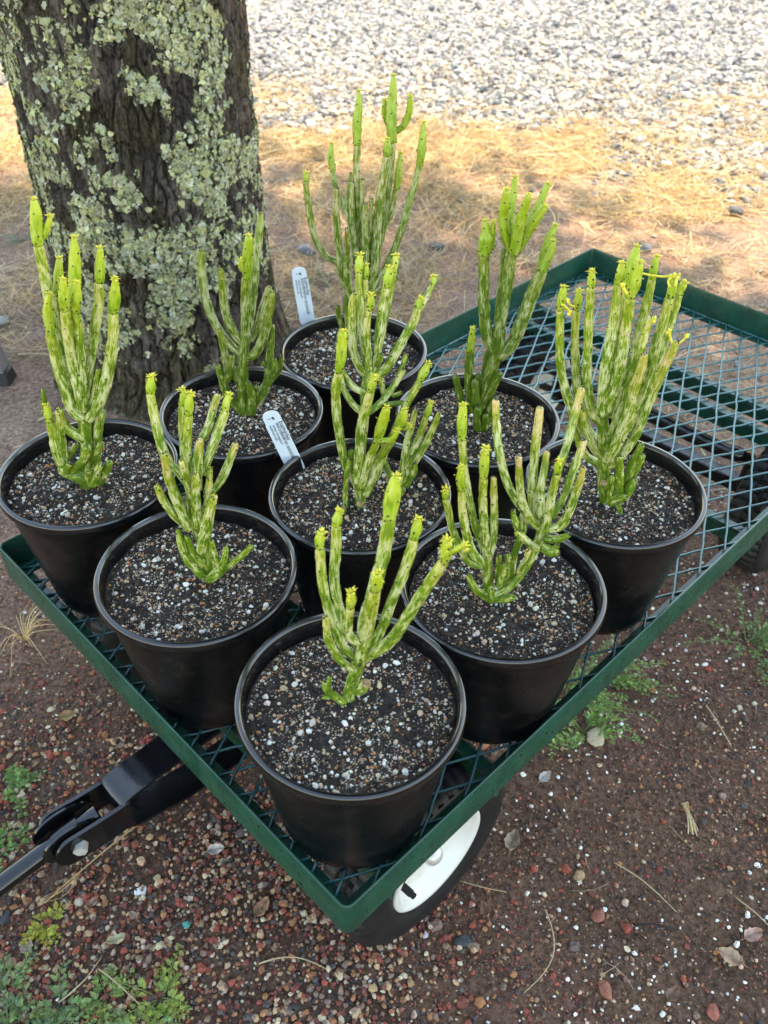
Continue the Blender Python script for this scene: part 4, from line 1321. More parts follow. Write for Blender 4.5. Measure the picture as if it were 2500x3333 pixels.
# stems of each plant: (kind, path points, tip points), each point x, y, z, radius in mm from the plant's base
PLANTS = {
'P1': ((-0.0279, 0.4813), [
 ('T', [(0,0,-3,6.0),(0,0,12,5.5),(4,0,32,5.7),(9,0,55,6.3),(11,0,67,5.8)], []),
 ('S', [(10,10,56,4.9),(13,15,88,5.5),(20,20,118,5.7),(28,27,154,5.9),(32,33,186,5.6)], [(32,33,186,5.4),(34,37,204,6.6),(35,39,214,5.0),(36,40,219,3.1)]),
 ('S', [(10,-10,65,5.1),(17,-22,124,5.5),(21,-32,163,4.9),(23,-35,177,3.9)], [(23,-35,178,3.7),(24,-38,189,4.5),(24,-40,197,2.6)]),
 ('S', [(17,10,58,4.2),(28,14,83,4.6),(35,18,109,4.5),(44,22,138,4.6),(50,26,163,4.5),(51,27,170,3.9)], [(51,27,171,3.6),(53,29,179,4.5),(54,30,186,2.4)]),
 ('S', [(13,-10,71,4.1),(28,-13,89,5.1),(38,-15,106,5.1),(50,-19,140,4.9),(63,-25,179,4.5),(71,-27,200,3.9)], [(71,-28,201,3.6),(72,-29,211,4.7),(72,-30,220,2.8)]),
 ('B', [], [(73,-30,211,2.3),(77,-33,217,2.6),(82,-35,222,1.3)]),
 ('S', [(5,0,61,3.8),(-4,1,74,4.5),(-10,3,95,4.2),(-15,4,116,4.4),(-19,6,144,4.1),(-20,9,174,4.0)], [(-20,9,177,3.3),(-20,10,185,4.1),(-19,10,190,2.1)]),
 ('S', [(7,20,52,3.6),(-3,25,70,4.4),(-9,30,95,4.4),(-12,36,119,4.4),(-10,43,149,4.7),(-10,47,165,4.0)], [(-10,47,165,3.6),(-9,49,171,4.4),(-8,50,176,2.2)]),
 ('S', [(10,-20,103,2.9),(3,-22,112,3.6),(2,-24,129,3.8),(4,-27,149,3.5)], [(4,-28,152,3.0),(5,-29,161,4.0),(5,-30,168,2.1)]),
 ('S', [(4,-10,58,3.3),(-6,-13,74,3.7),(-13,-16,96,3.7),(-15,-18,114,3.4),(-15,-20,131,2.7)], []),
 ('N', [(-4,-10,13,3.6),(-12,-14,28,3.7),(-17,-18,41,3.6),(-18,-20,52,2.9)], []),
 ('N', [(-16,-20,44,2.8),(-15,-20,52,2.2),(-14,-20,60,1.8)], []),
 ('N', [(-15,-20,33,2.1),(-20,-20,33,1.8)], []),
 ('C', [(8,-15,37,4.9),(12,-22,48,5.1),(16,-30,65,4.2)], []),
 ('N', [(10,-20,66,2.0),(11,-25,81,1.7)], []),
]),
'P2': ((-0.1761, 0.6306), [
 ('T', [(-1,0,-3,8.0),(4,0,20,8.1),(2,0,45,7.4),(-1,0,78,7.5),(-2,0,101,6.2),(-1,0,121,4.9)], []),
 ('S', [(-2,0,117,3.7),(-11,3,134,4.2),(-20,6,144,4.7),(-25,10,164,4.6),(-27,14,189,4.3),(-28,17,207,3.9)], [(-28,18,208,3.6),(-27,19,214,4.5),(-26,20,221,2.2)]),
 ('O', [(-7,-10,77,5.4),(-10,-12,98,5.6),(-13,-15,124,5.2),(-15,-18,150,4.2),(-14,-20,170,3.2)], []),
 ('S', [(-5,10,104,3.9),(-7,15,130,4.3),(-7,21,160,3.9),(-5,27,188,3.5)], [(-5,27,190,3.1),(-3,29,197,3.4),(-3,30,203,1.8)]),
 ('S', [(-1,0,112,3.8),(-1,3,148,4.3),(2,6,175,4.1),(5,8,192,3.7)], [(5,8,193,3.4),(6,9,202,4.3),(8,10,211,2.2)]),
 ('O', [(4,0,143,3.3),(11,10,162,4.1),(18,17,174,4.0),(23,25,188,3.8),(27,30,198,3.4)], []),
 ('S', [(11,0,134,3.8),(20,6,155,4.3),(28,11,174,4.4),(35,16,191,4.2)], [(35,17,193,3.7),(37,18,200,3.6),(39,20,205,2.1)]),
 ('O', [(8,-10,125,4.2),(11,-10,151,4.1),(14,-10,167,3.6),(16,-10,179,3.0)], []),
 ('S', [(1,-10,116,3.8),(0,-15,140,3.8),(0,-20,163,2.9)], []),
 ('O', [(11,0,106,3.6),(24,3,121,4.2),(32,6,136,4.2),(38,8,150,3.8),(42,10,160,3.3)], []),
 ('S', [(15,-10,121,3.2),(19,-10,136,3.0),(21,-10,147,2.6)], []),
 ('S', [(4,-15,85,5.3),(7,-22,120,4.7),(11,-27,143,4.1),(13,-30,157,2.9)], []),
 ('S', [(13,-15,103,3.4),(19,-18,128,3.5),(22,-20,144,2.8)], []),
 ('S', [(4,-15,54,6.5),(12,-21,85,6.2),(19,-26,110,5.0),(26,-30,132,3.4)], []),
 ('S', [(-10,-10,80,3.6),(-19,-12,97,4.1),(-25,-14,116,3.9),(-27,-15,130,3.2)], []),
 ('N', [(-2,-10,14,4.6),(-12,-12,38,5.5),(-15,-14,59,4.7),(-16,-15,79,2.2)], []),
 ('N', [(1,-10,29,4.5),(-6,-13,49,3.7),(-9,-15,70,2.8)], []),
 ('N', [(4,-10,9,5.7),(18,-14,26,5.6),(28,-17,37,4.1),(41,-21,51,3.5),(53,-25,69,2.9)], []),
 ('N', [(21,-20,34,3.7),(26,-20,51,3.5),(28,-20,63,2.6)], []),
 ('N', [(18,-15,32,3.8),(15,-18,52,3.7),(15,-20,69,2.8)], []),
]),
'P3': ((0.1073, 0.6081), [
 ('T', [(0,0,-1,5.5),(-5,0,23,5.6),(-8,0,47,5.5),(-10,0,64,4.9)], []),
 ('S', [(-13,0,46,3.7),(-25,1,50,4.2),(-35,3,67,4.2),(-44,6,88,3.8),(-49,8,110,3.5),(-52,9,120,3.1)], [(-52,9,121,2.8),(-52,10,126,3.6),(-52,10,130,1.9)]),
 ('S', [(-15,-10,60,4.0),(-25,-10,74,4.4),(-33,-10,99,4.4),(-38,-10,125,4.1),(-40,-10,146,3.6)], [(-40,-10,147,3.3),(-42,-10,159,4.3),(-42,-10,170,2.1)]),
 ('S', [(-11,10,56,3.9),(-22,16,85,3.9),(-30,22,116,3.8),(-36,28,145,3.7),(-39,33,169,3.8)], [(-39,33,169,3.7),(-40,37,185,4.8),(-40,40,199,2.8)]),
 ('S', [(-10,0,60,4.3),(-15,-2,92,4.5),(-20,-5,130,4.1),(-22,-7,158,3.7)], [(-22,-7,159,3.4),(-23,-9,176,4.5),(-23,-10,191,2.1)]),
 ('O', [(-7,0,58,3.5),(-5,6,85,3.9),(-7,14,114,3.7),(-9,20,137,2.8)], []),
 ('T', [(1,-10,15,4.3),(15,-6,26,4.4),(25,-2,41,4.7),(33,3,59,4.9),(39,7,76,5.4),(41,10,92,5.8)], []),
 ('O', [(39,10,87,4.3),(27,8,100,4.5),(17,6,122,4.1),(11,3,150,3.6),(7,0,176,3.0)], []),
 ('O', [(27,10,100,4.1),(11,16,119,4.2),(1,22,139,4.1),(-6,28,163,4.1),(-10,34,185,3.9),(-12,40,206,3.3)], []),
 ('O', [(36,20,90,4.2),(30,23,107,4.5),(28,26,126,4.5),(27,31,153,4.4),(27,37,182,4.2),(27,40,199,3.6)], []),
 ('O', [(43,20,96,3.6),(47,27,117,3.7),(51,34,136,3.8),(56,41,154,4.0),(60,49,178,4.1),(65,60,206,3.7)], []),
 ('O', [(37,10,101,3.4),(35,19,128,3.8),(36,24,142,3.6),(37,30,159,3.3)], []),
 ('S', [(41,0,99,4.1),(40,-4,130,4.1),(40,-7,153,3.6),(41,-8,164,3.2)], [(41,-8,166,3.0),(40,-9,173,3.7),(40,-10,179,1.9)]),
 ('O', [(47,10,99,3.1),(57,17,122,3.6),(61,22,141,4.0),(65,26,157,4.0),(68,30,172,3.3)], []),
 ('O', [(44,0,94,4.2),(54,-2,102,4.8),(58,-4,120,4.2),(60,-6,141,3.9),(61,-9,161,3.3),(61,-10,174,2.4)], []),
 ('N', [(42,0,82,4.1),(53,-6,88,3.8),(60,-10,97,2.8)], []),
 ('N', [(39,-10,81,4.5),(45,-16,82,5.7),(49,-20,85,4.0)], []),
 ('N', [(46,-10,75,3.4),(49,-17,88,2.7),(49,-20,94,2.0)], []),
 ('S', [(35,0,70,4.3),(22,-6,87,3.8),(14,-10,98,3.1)], []),
 ('N', [(15,0,93,2.7),(12,0,104,3.8),(10,0,110,2.7),(9,0,116,2.4)], []),
 ('T', [(5,10,13,3.6),(17,12,21,3.8),(19,15,49,3.7),(24,18,75,4.1),(23,20,93,4.0)], []),
 ('S', [(21,-10,49,3.6),(24,-16,70,3.5),(24,-20,86,2.8)], []),
 ('N', [(4,-10,29,3.3),(4,-16,53,3.9),(2,-20,68,2.4)], []),
 ('N', [(4,0,27,2.9),(1,-7,55,2.9),(0,-10,70,2.3)], []),
 ('N', [(13,0,33,3.3),(11,0,51,3.9),(10,0,60,3.3)], []),
 ('N', [(-3,-10,11,4.2),(-18,-13,27,4.1),(-25,-14,42,3.3),(-27,-15,48,2.6)], []),
 ('N', [(-4,-20,20,4.2),(-6,-25,40,3.5)], []),
 ('N', [(2,-10,11,3.7),(9,-15,17,4.3),(16,-20,25,3.7)], []),
]),
'P4': ((-0.3334, 0.7767), [
 ('T', [(-1,0,-3,8.8),(1,0,20,6.8),(8,0,53,6.9),(12,0,78,7.3),(13,0,93,8.2)], []),
 ('S', [(9,10,91,5.6),(3,13,132,5.7),(1,17,174,5.5),(0,20,211,5.7),(0,24,247,5.6),(0,26,269,5.2)], [(0,26,271,4.9),(1,27,281,6.0),(4,29,299,5.7),(5,30,311,2.8)]),
 ('B', [], [(1,30,274,2.8),(9,30,283,3.7),(15,30,294,2.8),(16,30,297,1.5)]),
 ('S', [(16,-10,97,6.5),(8,-10,109,6.9),(6,-10,132,6.5),(4,-10,160,6.0),(5,-10,190,5.3),(6,-10,200,4.8)], [(6,-10,201,4.6),(8,-10,218,5.4),(10,-10,228,4.2),(13,-10,237,2.2)]),
 ('S', [(14,0,102,5.6),(19,4,141,6.0),(23,8,179,5.8),(26,11,207,5.4)], [(26,11,208,5.2),(32,15,243,6.4),(36,18,266,5.2),(38,20,280,2.3)]),
 ('S', [(11,10,111,4.6),(7,19,152,5.1),(6,26,189,5.0),(6,32,213,4.7)], [(6,32,215,4.6),(8,36,232,5.4),(11,40,249,2.4)]),
 ('S', [(18,-10,107,5.5),(21,-13,162,5.8),(24,-16,197,5.3),(28,-18,225,4.7)], [(28,-18,227,4.3),(31,-19,242,5.4),(34,-20,257,2.3)]),
 ('S', [(20,-10,113,4.6),(29,-10,170,5.2),(34,-10,206,4.9),(34,-10,219,4.6)], [(34,-10,221,4.4),(39,-10,236,5.3),(42,-10,249,2.3)]),
 ('S', [(12,10,102,5.6),(25,15,143,5.6),(38,19,183,5.5),(48,24,218,5.2),(50,26,233,4.6)], [(51,26,234,4.5),(54,28,248,5.3),(57,30,265,2.4)]),
 ('S', [(22,-10,96,5.5),(40,-10,122,6.5),(55,-10,159,6.4),(65,-10,191,5.7),(71,-10,220,4.7)], [(71,-10,221,4.5),(75,-10,236,5.8),(79,-10,254,2.3)]),
 ('N', [(20,0,101,4.4),(33,-4,125,4.2),(40,-8,144,3.6),(44,-10,157,2.1)], []),
 ('T', [(2,5,-3,5.9),(16,3,39,4.9),(25,1,75,5.2),(32,0,97,6.1)], []),
 ('S', [(8,0,65,7.4),(-2,-4,75,5.7),(-7,-6,87,5.1),(-6,-10,106,4.1)], []),
 ('S', [(-17,-10,21,6.1),(-21,-10,50,6.2),(-20,-10,73,5.5),(-20,-10,90,4.5)], [(-20,-10,92,4.1),(-19,-10,102,4.8),(-19,-10,110,2.3)]),
 ('N', [(-25,0,68,4.0),(-25,0,89,3.7),(-25,0,106,3.5),(-22,0,126,1.9)], []),
 ('S', [(-21,-5,21,7.4),(-16,-7,58,6.2),(-11,-9,84,5.1),(-7,-10,106,4.2)], []),
 ('N', [(0,-5,5,8.7),(-5,-7,17,8.6),(-15,-8,23,7.4),(-20,-10,38,6.3)], []),
 ('N', [(-11,-10,26,4.7),(9,-19,49,5.0),(19,-25,69,5.1)], []),
 ('N', [(15,-10,41,4.0),(26,-16,60,4.6),(33,-20,71,3.7)], []),
 ('N', [(13,-20,17,5.9),(22,-25,35,4.8),(30,-30,51,3.7)], []),
 ('N', [(15,-10,10,5.4),(29,-18,32,5.0),(39,-25,50,4.0)], []),
 ('N', [(-14,0,38,3.7),(-3,0,54,3.6)], []),
 ('N', [(-19,-10,23,4.7),(-7,-20,43,3.4)], []),
 ('N', [(9,-20,22,4.5),(17,-30,43,3.6)], []),
]),
'P5': ((-0.0259, 0.7502), [
 ('T', [(0,0,-2,6.2),(-1,0,19,6.6),(-3,0,36,6.9)], []),
 ('S', [(-5,0,30,4.8),(-16,0,55,4.7),(-21,0,89,4.9),(-24,0,121,5.1),(-24,0,152,5.0),(-21,0,168,4.3)], [(-21,0,169,4.1),(-18,0,189,5.4),(-16,0,211,3.3)]),
 ('S', [(-4,-10,40,5.5),(-1,-12,73,5.5),(1,-15,108,5.6),(5,-17,133,5.5),(9,-18,151,4.7),(11,-19,159,4.0)], [(11,-19,160,3.9),(12,-19,167,4.6),(14,-20,175,2.4)]),
 ('T', [(-2,10,20,5.0),(1,20,66,5.0),(4,29,102,5.3),(4,34,123,5.4),(8,40,145,6.3)], []),
 ('O', [(6,40,140,4.8),(-4,40,156,4.5),(-9,40,181,4.8),(-9,40,210,4.6),(-8,40,226,3.8),(-7,40,232,2.8)], []),
 ('S', [(7,40,145,4.0),(2,48,176,4.2),(-1,57,208,4.2),(-3,63,232,3.7),(-3,65,241,3.8)], [(-3,66,241,3.7),(-3,68,250,4.7),(-2,70,257,2.2)]),
 ('S', [(7,50,140,3.4),(4,58,185,3.4),(3,64,218,3.4),(3,68,234,3.1)], [(3,68,235,3.0),(4,69,241,3.5),(4,70,246,2.2)]),
 ('O', [(8,30,154,3.8),(6,30,187,4.1),(6,30,208,3.9),(8,30,220,3.4)], [(8,30,221,3.1),(10,30,228,4.0),(10,30,235,2.1)]),
 ('O', [(13,40,146,3.9),(17,46,178,4.7),(20,52,211,4.6),(24,56,231,4.1)], [(24,56,232,3.8),(26,58,241,4.9),(27,60,249,2.5)]),
 ('S', [(14,50,142,3.1),(25,65,197,3.1),(29,72,222,3.3),(32,76,238,3.0)], [(32,76,238,2.9),(33,78,246,3.3),(33,80,252,2.4)]),
 ('O', [(9,40,138,4.8),(24,42,147,5.5),(34,44,164,5.1),(44,46,184,4.8),(53,48,202,4.7),(56,49,213,4.2)], [(56,49,215,4.0),(57,50,219,4.2),(58,50,222,2.3)]),
 ('O', [(50,50,195,2.7),(59,61,208,3.1),(67,72,220,3.1),(70,76,225,2.9)], [(70,76,225,2.7),(72,78,228,3.0),(72,80,230,2.3)]),
 ('N', [(16,30,159,3.0),(19,27,168,3.0),(20,25,174,3.0)], []),
 ('O', [(4,30,126,3.6),(-7,30,132,3.8),(-14,30,142,3.5),(-18,30,151,2.8)], []),
 ('O', [(2,20,107,3.7),(-9,22,118,3.8),(-16,23,130,3.5),(-20,25,144,3.0),(-22,27,166,2.7),(-22,29,183,2.6),(-21,30,196,2.3)], []),
 ('S', [(7,20,107,3.5),(20,26,117,3.8),(29,31,127,3.8),(37,36,137,3.5),(43,40,147,3.1)], []),
 ('S', [(35,40,131,2.7),(42,46,148,3.0),(45,50,158,2.7)], []),
 ('S', [(25,40,110,2.9),(22,40,126,3.2),(20,40,137,2.8)], []),
 ('N', [(26,30,112,3.1),(35,30,113,3.1),(42,30,115,2.7)], []),
 ('N', [(32,40,116,2.5),(41,40,120,2.5)], []),
 ('S', [(16,0,36,3.9),(29,9,75,3.7),(39,15,100,3.9),(50,21,125,4.1),(57,24,138,4.1),(60,26,144,3.8)], [(60,26,145,3.7),(64,28,153,5.1),(67,30,160,2.6)]),
 ('S', [(1,-10,33,5.0),(5,-12,56,5.3),(11,-14,78,4.9),(17,-16,95,4.2)], [(17,-16,96,4.1),(22,-18,119,6.0),(26,-20,139,3.5)]),
 ('B', [], [(19,-20,102,3.2),(31,-23,105,3.4),(36,-24,112,2.9),(37,-25,117,1.8)]),
 ('S', [(5,-5,18,5.5),(13,-6,43,5.7),(21,-7,70,5.2),(32,-8,93,4.5),(36,-9,106,4.0)], [(37,-9,106,3.8),(42,-9,118,5.8),(44,-10,130,3.2)]),
 ('B', [], [(42,-10,112,3.3),(46,-10,111,2.6),(48,-10,113,1.6)]),
 ('T', [(5,0,-4,3.2),(16,5,-6,3.3),(27,10,-4,3.6),(42,17,-1,4.1),(46,20,6,4.3)], []),
 ('S', [(45,20,4,4.4),(51,22,27,4.4),(65,25,55,4.4),(75,28,79,4.0),(82,30,101,2.7)], []),
 ('S', [(45,20,13,4.3),(55,27,48,4.5),(64,33,75,4.3),(69,37,92,3.7)], [(69,37,93,3.5),(71,38,99,3.9),(73,40,106,2.1)]),
 ('S', [(44,20,17,4.0),(49,30,59,4.4),(54,36,81,3.7),(57,40,96,2.9)], []),
 ('N', [(48,10,25,2.8),(53,10,45,2.7),(54,10,59,2.1)], []),
 ('N', [(50,10,18,3.1),(58,3,45,3.2),(58,0,58,2.2)], []),
 ('S', [(37,20,13,3.6),(27,25,36,3.3),(24,30,59,3.1)], []),
 ('N', [(-16,-10,5,3.1),(-16,-10,29,3.1),(-14,-10,54,2.7),(-11,-10,68,2.7)], []),
 ('C', [(-17,-20,6,2.8),(-18,-25,15,3.2)], []),
 ('C', [(0,-20,15,4.2),(0,-30,26,4.0)], []),
 ('N', [(-8,0,39,3.2),(-10,0,60,3.4),(-10,0,72,3.3)], []),
]),
'P6': ((0.2474, 0.7594), [
 ('T', [(0,0,-3,7.2),(-8,0,32,7.8),(-14,0,65,6.8),(-21,0,99,6.3),(-25,0,121,5.5)], []),
 ('S', [(-16,10,67,5.4),(-40,12,92,5.7),(-57,13,122,5.4),(-68,15,150,4.8),(-74,16,172,4.6),(-78,17,200,4.4),(-81,19,225,4.0)], [(-81,19,226,3.8),(-81,19,236,4.7),(-81,20,246,2.8)]),
 ('S', [(-16,20,66,4.9),(-33,21,88,5.0),(-48,23,126,4.8),(-56,26,166,4.6),(-61,27,195,4.3),(-63,29,220,3.8)], [(-63,29,221,3.6),(-63,29,230,4.2),(-63,30,238,2.5)]),
 ('S', [(-24,0,108,5.2),(-37,1,122,5.5),(-47,3,160,5.4),(-52,5,198,4.8),(-56,8,234,4.4),(-58,9,254,3.9)], [(-58,9,255,3.6),(-58,10,261,4.2),(-59,10,268,2.2)]),
 ('S', [(-29,-10,125,5.6),(-33,-8,167,6.2),(-33,-5,204,6.3),(-34,-3,240,5.8),(-36,-1,263,4.3)], [(-36,-1,264,4.0),(-36,-1,274,4.3),(-36,0,281,2.5)]),
 ('S', [(-17,10,112,5.4),(-14,17,152,6.3),(-14,23,188,6.4),(-15,29,223,5.6),(-16,33,241,5.2)], [(-16,33,243,5.9),(-15,37,265,6.8),(-14,40,279,2.8)]),
 ('S', [(-24,-10,130,5.8),(-21,-10,179,6.1),(-23,-10,226,5.5),(-25,-10,254,4.6)], [(-25,-10,255,4.5),(-24,-10,270,6.1),(-23,-10,286,3.1)]),
 ('S', [(-8,20,101,4.8),(2,29,155,5.1),(5,36,191,5.0),(8,42,226,4.9),(9,46,245,4.1)], [(9,46,246,3.9),(9,48,256,4.2),(10,50,265,2.3)]),
 ('S', [(-15,-10,91,5.2),(-8,-10,149,5.4),(-5,-10,189,5.0),(-4,-10,221,4.5),(-2,-10,233,4.1)], []),
 ('S', [(0,10,69,5.3),(16,17,132,5.5),(20,22,180,5.6),(23,26,216,5.1),(24,28,235,4.4)], [(24,28,236,4.0),(25,29,244,4.5),(25,30,252,3.1)]),
 ('S', [(17,30,78,4.9),(28,35,120,4.9),(34,41,169,4.8),(38,46,209,4.5),(40,49,228,3.9)], [(40,49,229,3.7),(41,50,234,3.9),(42,50,238,3.1)]),
 ('O', [(-14,-20,76,5.2),(-8,-24,131,5.4),(-7,-27,170,5.2),(-6,-29,195,4.5),(-6,-30,206,3.4)], []),
 ('O', [(-6,-10,59,5.3),(9,-10,96,5.6),(15,-10,139,5.6),(21,-10,176,5.3),(26,-10,199,4.6),(27,-10,208,3.9)], []),
 ('S', [(13,-10,135,3.5),(15,-10,159,3.6),(16,-10,175,2.9)], []),
 ('S', [(-14,-15,70,5.6),(-9,-16,91,6.1),(-4,-18,121,5.6),(-3,-20,145,4.5)], []),
 ('S', [(-11,10,46,4.5),(-26,13,52,4.9),(-37,16,66,4.4),(-45,20,84,3.9)], []),
 ('S', [(-17,0,65,4.6),(-29,0,80,5.5),(-40,0,103,5.4),(-46,0,122,4.4)], []),
 ('N', [(7,-20,20,4.5),(0,-23,55,4.6),(-5,-25,82,3.6)], []),
 ('N', [(11,-10,26,4.9),(15,-10,64,5.2),(19,-10,87,4.0)], []),
 ('N', [(14,-10,31,4.3),(19,-13,60,4.2),(21,-15,77,3.8)], []),
 ('N', [(11,-20,23,4.3),(15,-20,38,5.3),(17,-20,48,4.2)], []),
 ('N', [(-1,-20,17,4.1),(-5,-20,36,3.9),(-6,-20,53,3.7)], []),
 ('N', [(10,-20,5,3.4),(3,-30,23,3.2)], []),
 ('N', [(-2,-20,16,4.7),(1,-24,26,4.7),(7,-30,35,3.7)], []),
 ('C', [(-12,-20,41,4.6),(-17,-28,51,4.0)], []),
 ('F', [(25,-10,206,1.2),(21,-10,214,1.3),(18,-10,221,1.8)], []),
 ('F', [(29,-10,207,1.2),(33,-10,211,1.2),(36,-10,216,1.3)], []),
 ('F', [(-4,40,255,1.2),(7,40,253,1.2),(19,40,252,1.3),(24,40,253,1.7)], []),
 ('F', [(19,20,251,1.1),(18,25,255,1.2),(22,30,258,1.5)], []),
 ('F', [(24,20,252,1.1),(26,27,256,1.6),(29,30,257,1.8)], []),
 ('F', [(-86,-10,247,1.1),(-80,-4,240,1.6),(-76,0,234,1.8)], []),
 ('F', [(-68,20,229,1.0),(-75,14,235,1.2),(-78,10,242,1.1)], []),
 ('F', [(-31,-20,263,1.4),(-35,-20,268,1.6),(-37,-20,272,1.4)], []),
 ('F', [(-1,-10,228,1.8),(-1,-16,235,1.8),(-1,-20,240,1.4)], []),
]),
'P7': ((-0.1739, 0.9173), [
 ('T', [(-1,0,-2,9.4),(-1,0,33,7.5),(2,0,70,6.9),(5,0,92,6.9),(9,0,113,7.4)], []),
 ('S', [(2,0,86,5.2),(-11,3,98,5.4),(-25,7,120,5.3),(-33,11,145,5.5),(-36,15,169,5.0),(-35,20,204,4.1)], []),
 ('S', [(4,0,103,5.4),(-5,-2,120,5.5),(-10,-5,144,5.4),(-10,-8,177,4.6),(-9,-10,197,3.6)], []),
 ('S', [(8,0,106,6.8),(11,0,131,6.5),(13,0,160,5.8),(16,0,183,5.7)], [(17,0,184,5.4),(20,0,209,6.2),(23,0,230,3.6)]),
 ('B', [], [(17,0,191,4.1),(13,-3,199,4.1),(13,-5,206,2.3)]),
 ('S', [(10,10,103,4.7),(17,18,142,4.9),(23,27,181,5.0),(29,35,220,5.1),(32,40,240,3.3)], []),
 ('S', [(12,10,100,4.7),(23,17,120,5.4),(30,24,139,5.5),(36,30,156,4.5)], []),
 ('S', [(4,0,83,5.2),(17,-1,88,6.2),(26,-3,103,5.9),(35,-6,128,5.5),(42,-8,156,4.7),(45,-10,171,3.6)], []),
 ('N', [(-6,0,6,5.2),(-19,-4,32,5.8),(-23,-7,56,5.1),(-25,-10,76,3.5)], []),
 ('S', [(-17,0,52,4.8),(-17,0,82,5.0),(-19,0,105,4.5),(-20,0,118,3.5)], []),
 ('N', [(-17,-10,56,4.7),(-11,-12,74,4.7),(-6,-15,93,3.5)], []),
 ('N', [(-1,0,32,5.0),(-7,0,55,4.7),(-9,0,67,4.0)], []),
 ('N', [(2,0,3,7.2),(19,2,26,6.7),(29,4,46,5.8),(34,7,79,5.3),(39,10,119,4.1)], []),
 ('N', [(33,10,62,3.6),(26,0,75,3.1)], []),
 ('N', [(30,0,46,4.5),(40,-3,68,4.6),(41,-5,84,3.3)], []),
 ('N', [(32,10,44,3.9),(44,10,61,4.0),(48,10,77,2.8)], []),
 ('N', [(8,-10,10,6.5),(12,-16,41,5.1),(10,-20,60,3.5)], []),
 ('N', [(13,0,17,4.1),(16,-6,35,3.9),(17,-10,49,3.0)], []),
]),
'P8': ((0.1161, 0.8951), [
 ('T', [(0,0,-2,8.8),(-2,0,34,9.1),(2,0,63,7.9),(6,0,86,7.6),(10,0,113,7.9),(11,0,137,7.1)], []),
 ('S', [(9,0,110,6.1),(-2,1,127,7.2),(-9,4,165,7.0),(-12,6,200,6.3),(-14,8,223,6.5)], [(-14,8,223,6.8),(-13,9,241,8.2),(-14,9,249,5.4),(-15,10,257,2.8)]),
 ('B', [], [(-7,10,229,3.9),(-7,10,242,3.9),(-7,10,256,2.1)]),
 ('S', [(10,0,129,7.2),(11,3,158,7.3),(14,6,189,7.1),(15,9,218,6.6),(16,10,228,5.9)], []),
 ('B', [], [(16,10,225,5.2),(6,7,249,5.8),(2,4,270,5.7),(2,0,294,3.1)]),
 ('B', [], [(18,20,220,4.4),(13,29,253,4.6),(14,35,274,4.5),(15,40,292,2.6)]),
 ('B', [], [(17,0,229,5.6),(18,-4,256,6.1),(20,-7,274,5.6),(23,-10,293,3.1)]),
 ('B', [], [(21,10,227,4.8),(28,6,247,5.8),(34,3,262,5.5),(42,0,278,3.1)]),
 ('B', [], [(23,20,225,4.2),(34,28,251,4.8),(42,34,267,4.8),(49,40,285,2.9)]),
 ('S', [(9,10,128,4.4),(9,16,191,4.7),(10,20,222,4.2)], []),
 ('S', [(13,0,102,7.3),(27,2,120,7.9),(35,3,148,8.2),(43,6,180,7.9),(50,8,205,6.8)], [(50,8,206,6.2),(56,9,226,5.2),(58,10,236,3.0)]),
 ('B', [], [(51,20,197,5.6),(55,25,223,6.0),(58,28,236,5.1),(61,30,245,2.8)]),
 ('N', [(-10,0,28,5.7),(-18,0,60,5.7),(-20,0,88,5.6),(-21,0,109,5.3)], [(-21,0,110,5.0),(-20,0,123,4.6),(-20,0,136,2.5)]),
 ('N', [(2,10,45,5.1),(1,10,91,5.0),(3,10,108,3.8)], []),
 ('N', [(-1,0,32,6.4),(6,-5,58,6.3),(13,-8,79,4.7),(15,-10,87,3.5)], []),
 ('N', [(-18,0,28,4.4),(-25,0,40,4.5),(-30,0,57,4.8),(-35,0,75,3.8)], []),
 ('N', [(-10,-10,44,5.1),(-11,-10,61,4.8),(-13,-10,75,4.3)], []),
 ('N', [(-7,0,58,4.3),(-9,-5,80,4.0)], []),
 ('N', [(5,-10,15,5.2),(10,-10,42,5.1),(13,-10,52,3.9)], []),
 ('N', [(3,-10,9,5.8),(3,-15,21,4.9),(2,-20,34,4.1)], []),
 ('N', [(-4,-10,9,6.2),(-7,-15,27,5.6),(-7,-20,44,4.3)], []),
]),
'P9': ((-0.0456, 1.0538), [
 ('T', [(0,0,-3,7.2),(1,0,45,6.5),(4,0,82,6.8),(7,0,100,6.0)], []),
 ('S', [(1,0,80,4.9),(-7,1,102,4.5),(-13,2,124,3.8),(-20,3,139,3.9),(-33,4,147,4.1),(-45,5,167,4.4),(-51,7,195,4.4),(-54,9,225,3.9),(-55,9,237,3.6)], [(-55,10,238,3.4),(-54,10,242,3.7),(-54,10,246,2.4)]),
 ('S', [(11,20,140,3.4),(-4,33,183,3.5),(-18,42,208,3.7),(-25,51,235,3.7)], [(-25,51,236,3.5),(-27,55,250,4.6),(-26,60,264,1.8)]),
 ('O', [(1,-10,90,4.3),(-12,-10,127,4.9),(-15,-10,155,5.0),(-17,-10,187,4.7),(-18,-10,218,4.3),(-17,-10,236,3.5)], []),
 ('O', [(7,0,117,4.0),(2,9,171,4.2),(0,14,201,4.0),(-1,20,232,3.6)], []),
 ('O', [(2,10,154,2.8),(-6,20,198,3.2),(-4,27,227,2.9),(-2,30,241,1.8)], []),
 ('O', [(17,10,89,4.2),(12,16,143,4.6),(8,20,175,4.7),(6,24,213,4.6),(5,29,249,4.8),(6,32,274,4.8)], [(6,32,274,4.6),(6,36,298,5.9),(8,38,318,4.5),(8,40,330,1.9)]),
 ('S', [(12,10,171,2.8),(12,17,219,2.8),(13,20,237,2.6)], []),
 ('O', [(18,0,98,4.4),(17,0,159,4.4),(16,0,191,4.1),(17,0,214,3.5)], []),
 ('S', [(20,10,129,3.2),(23,10,195,3.4),(24,10,217,2.8)], []),
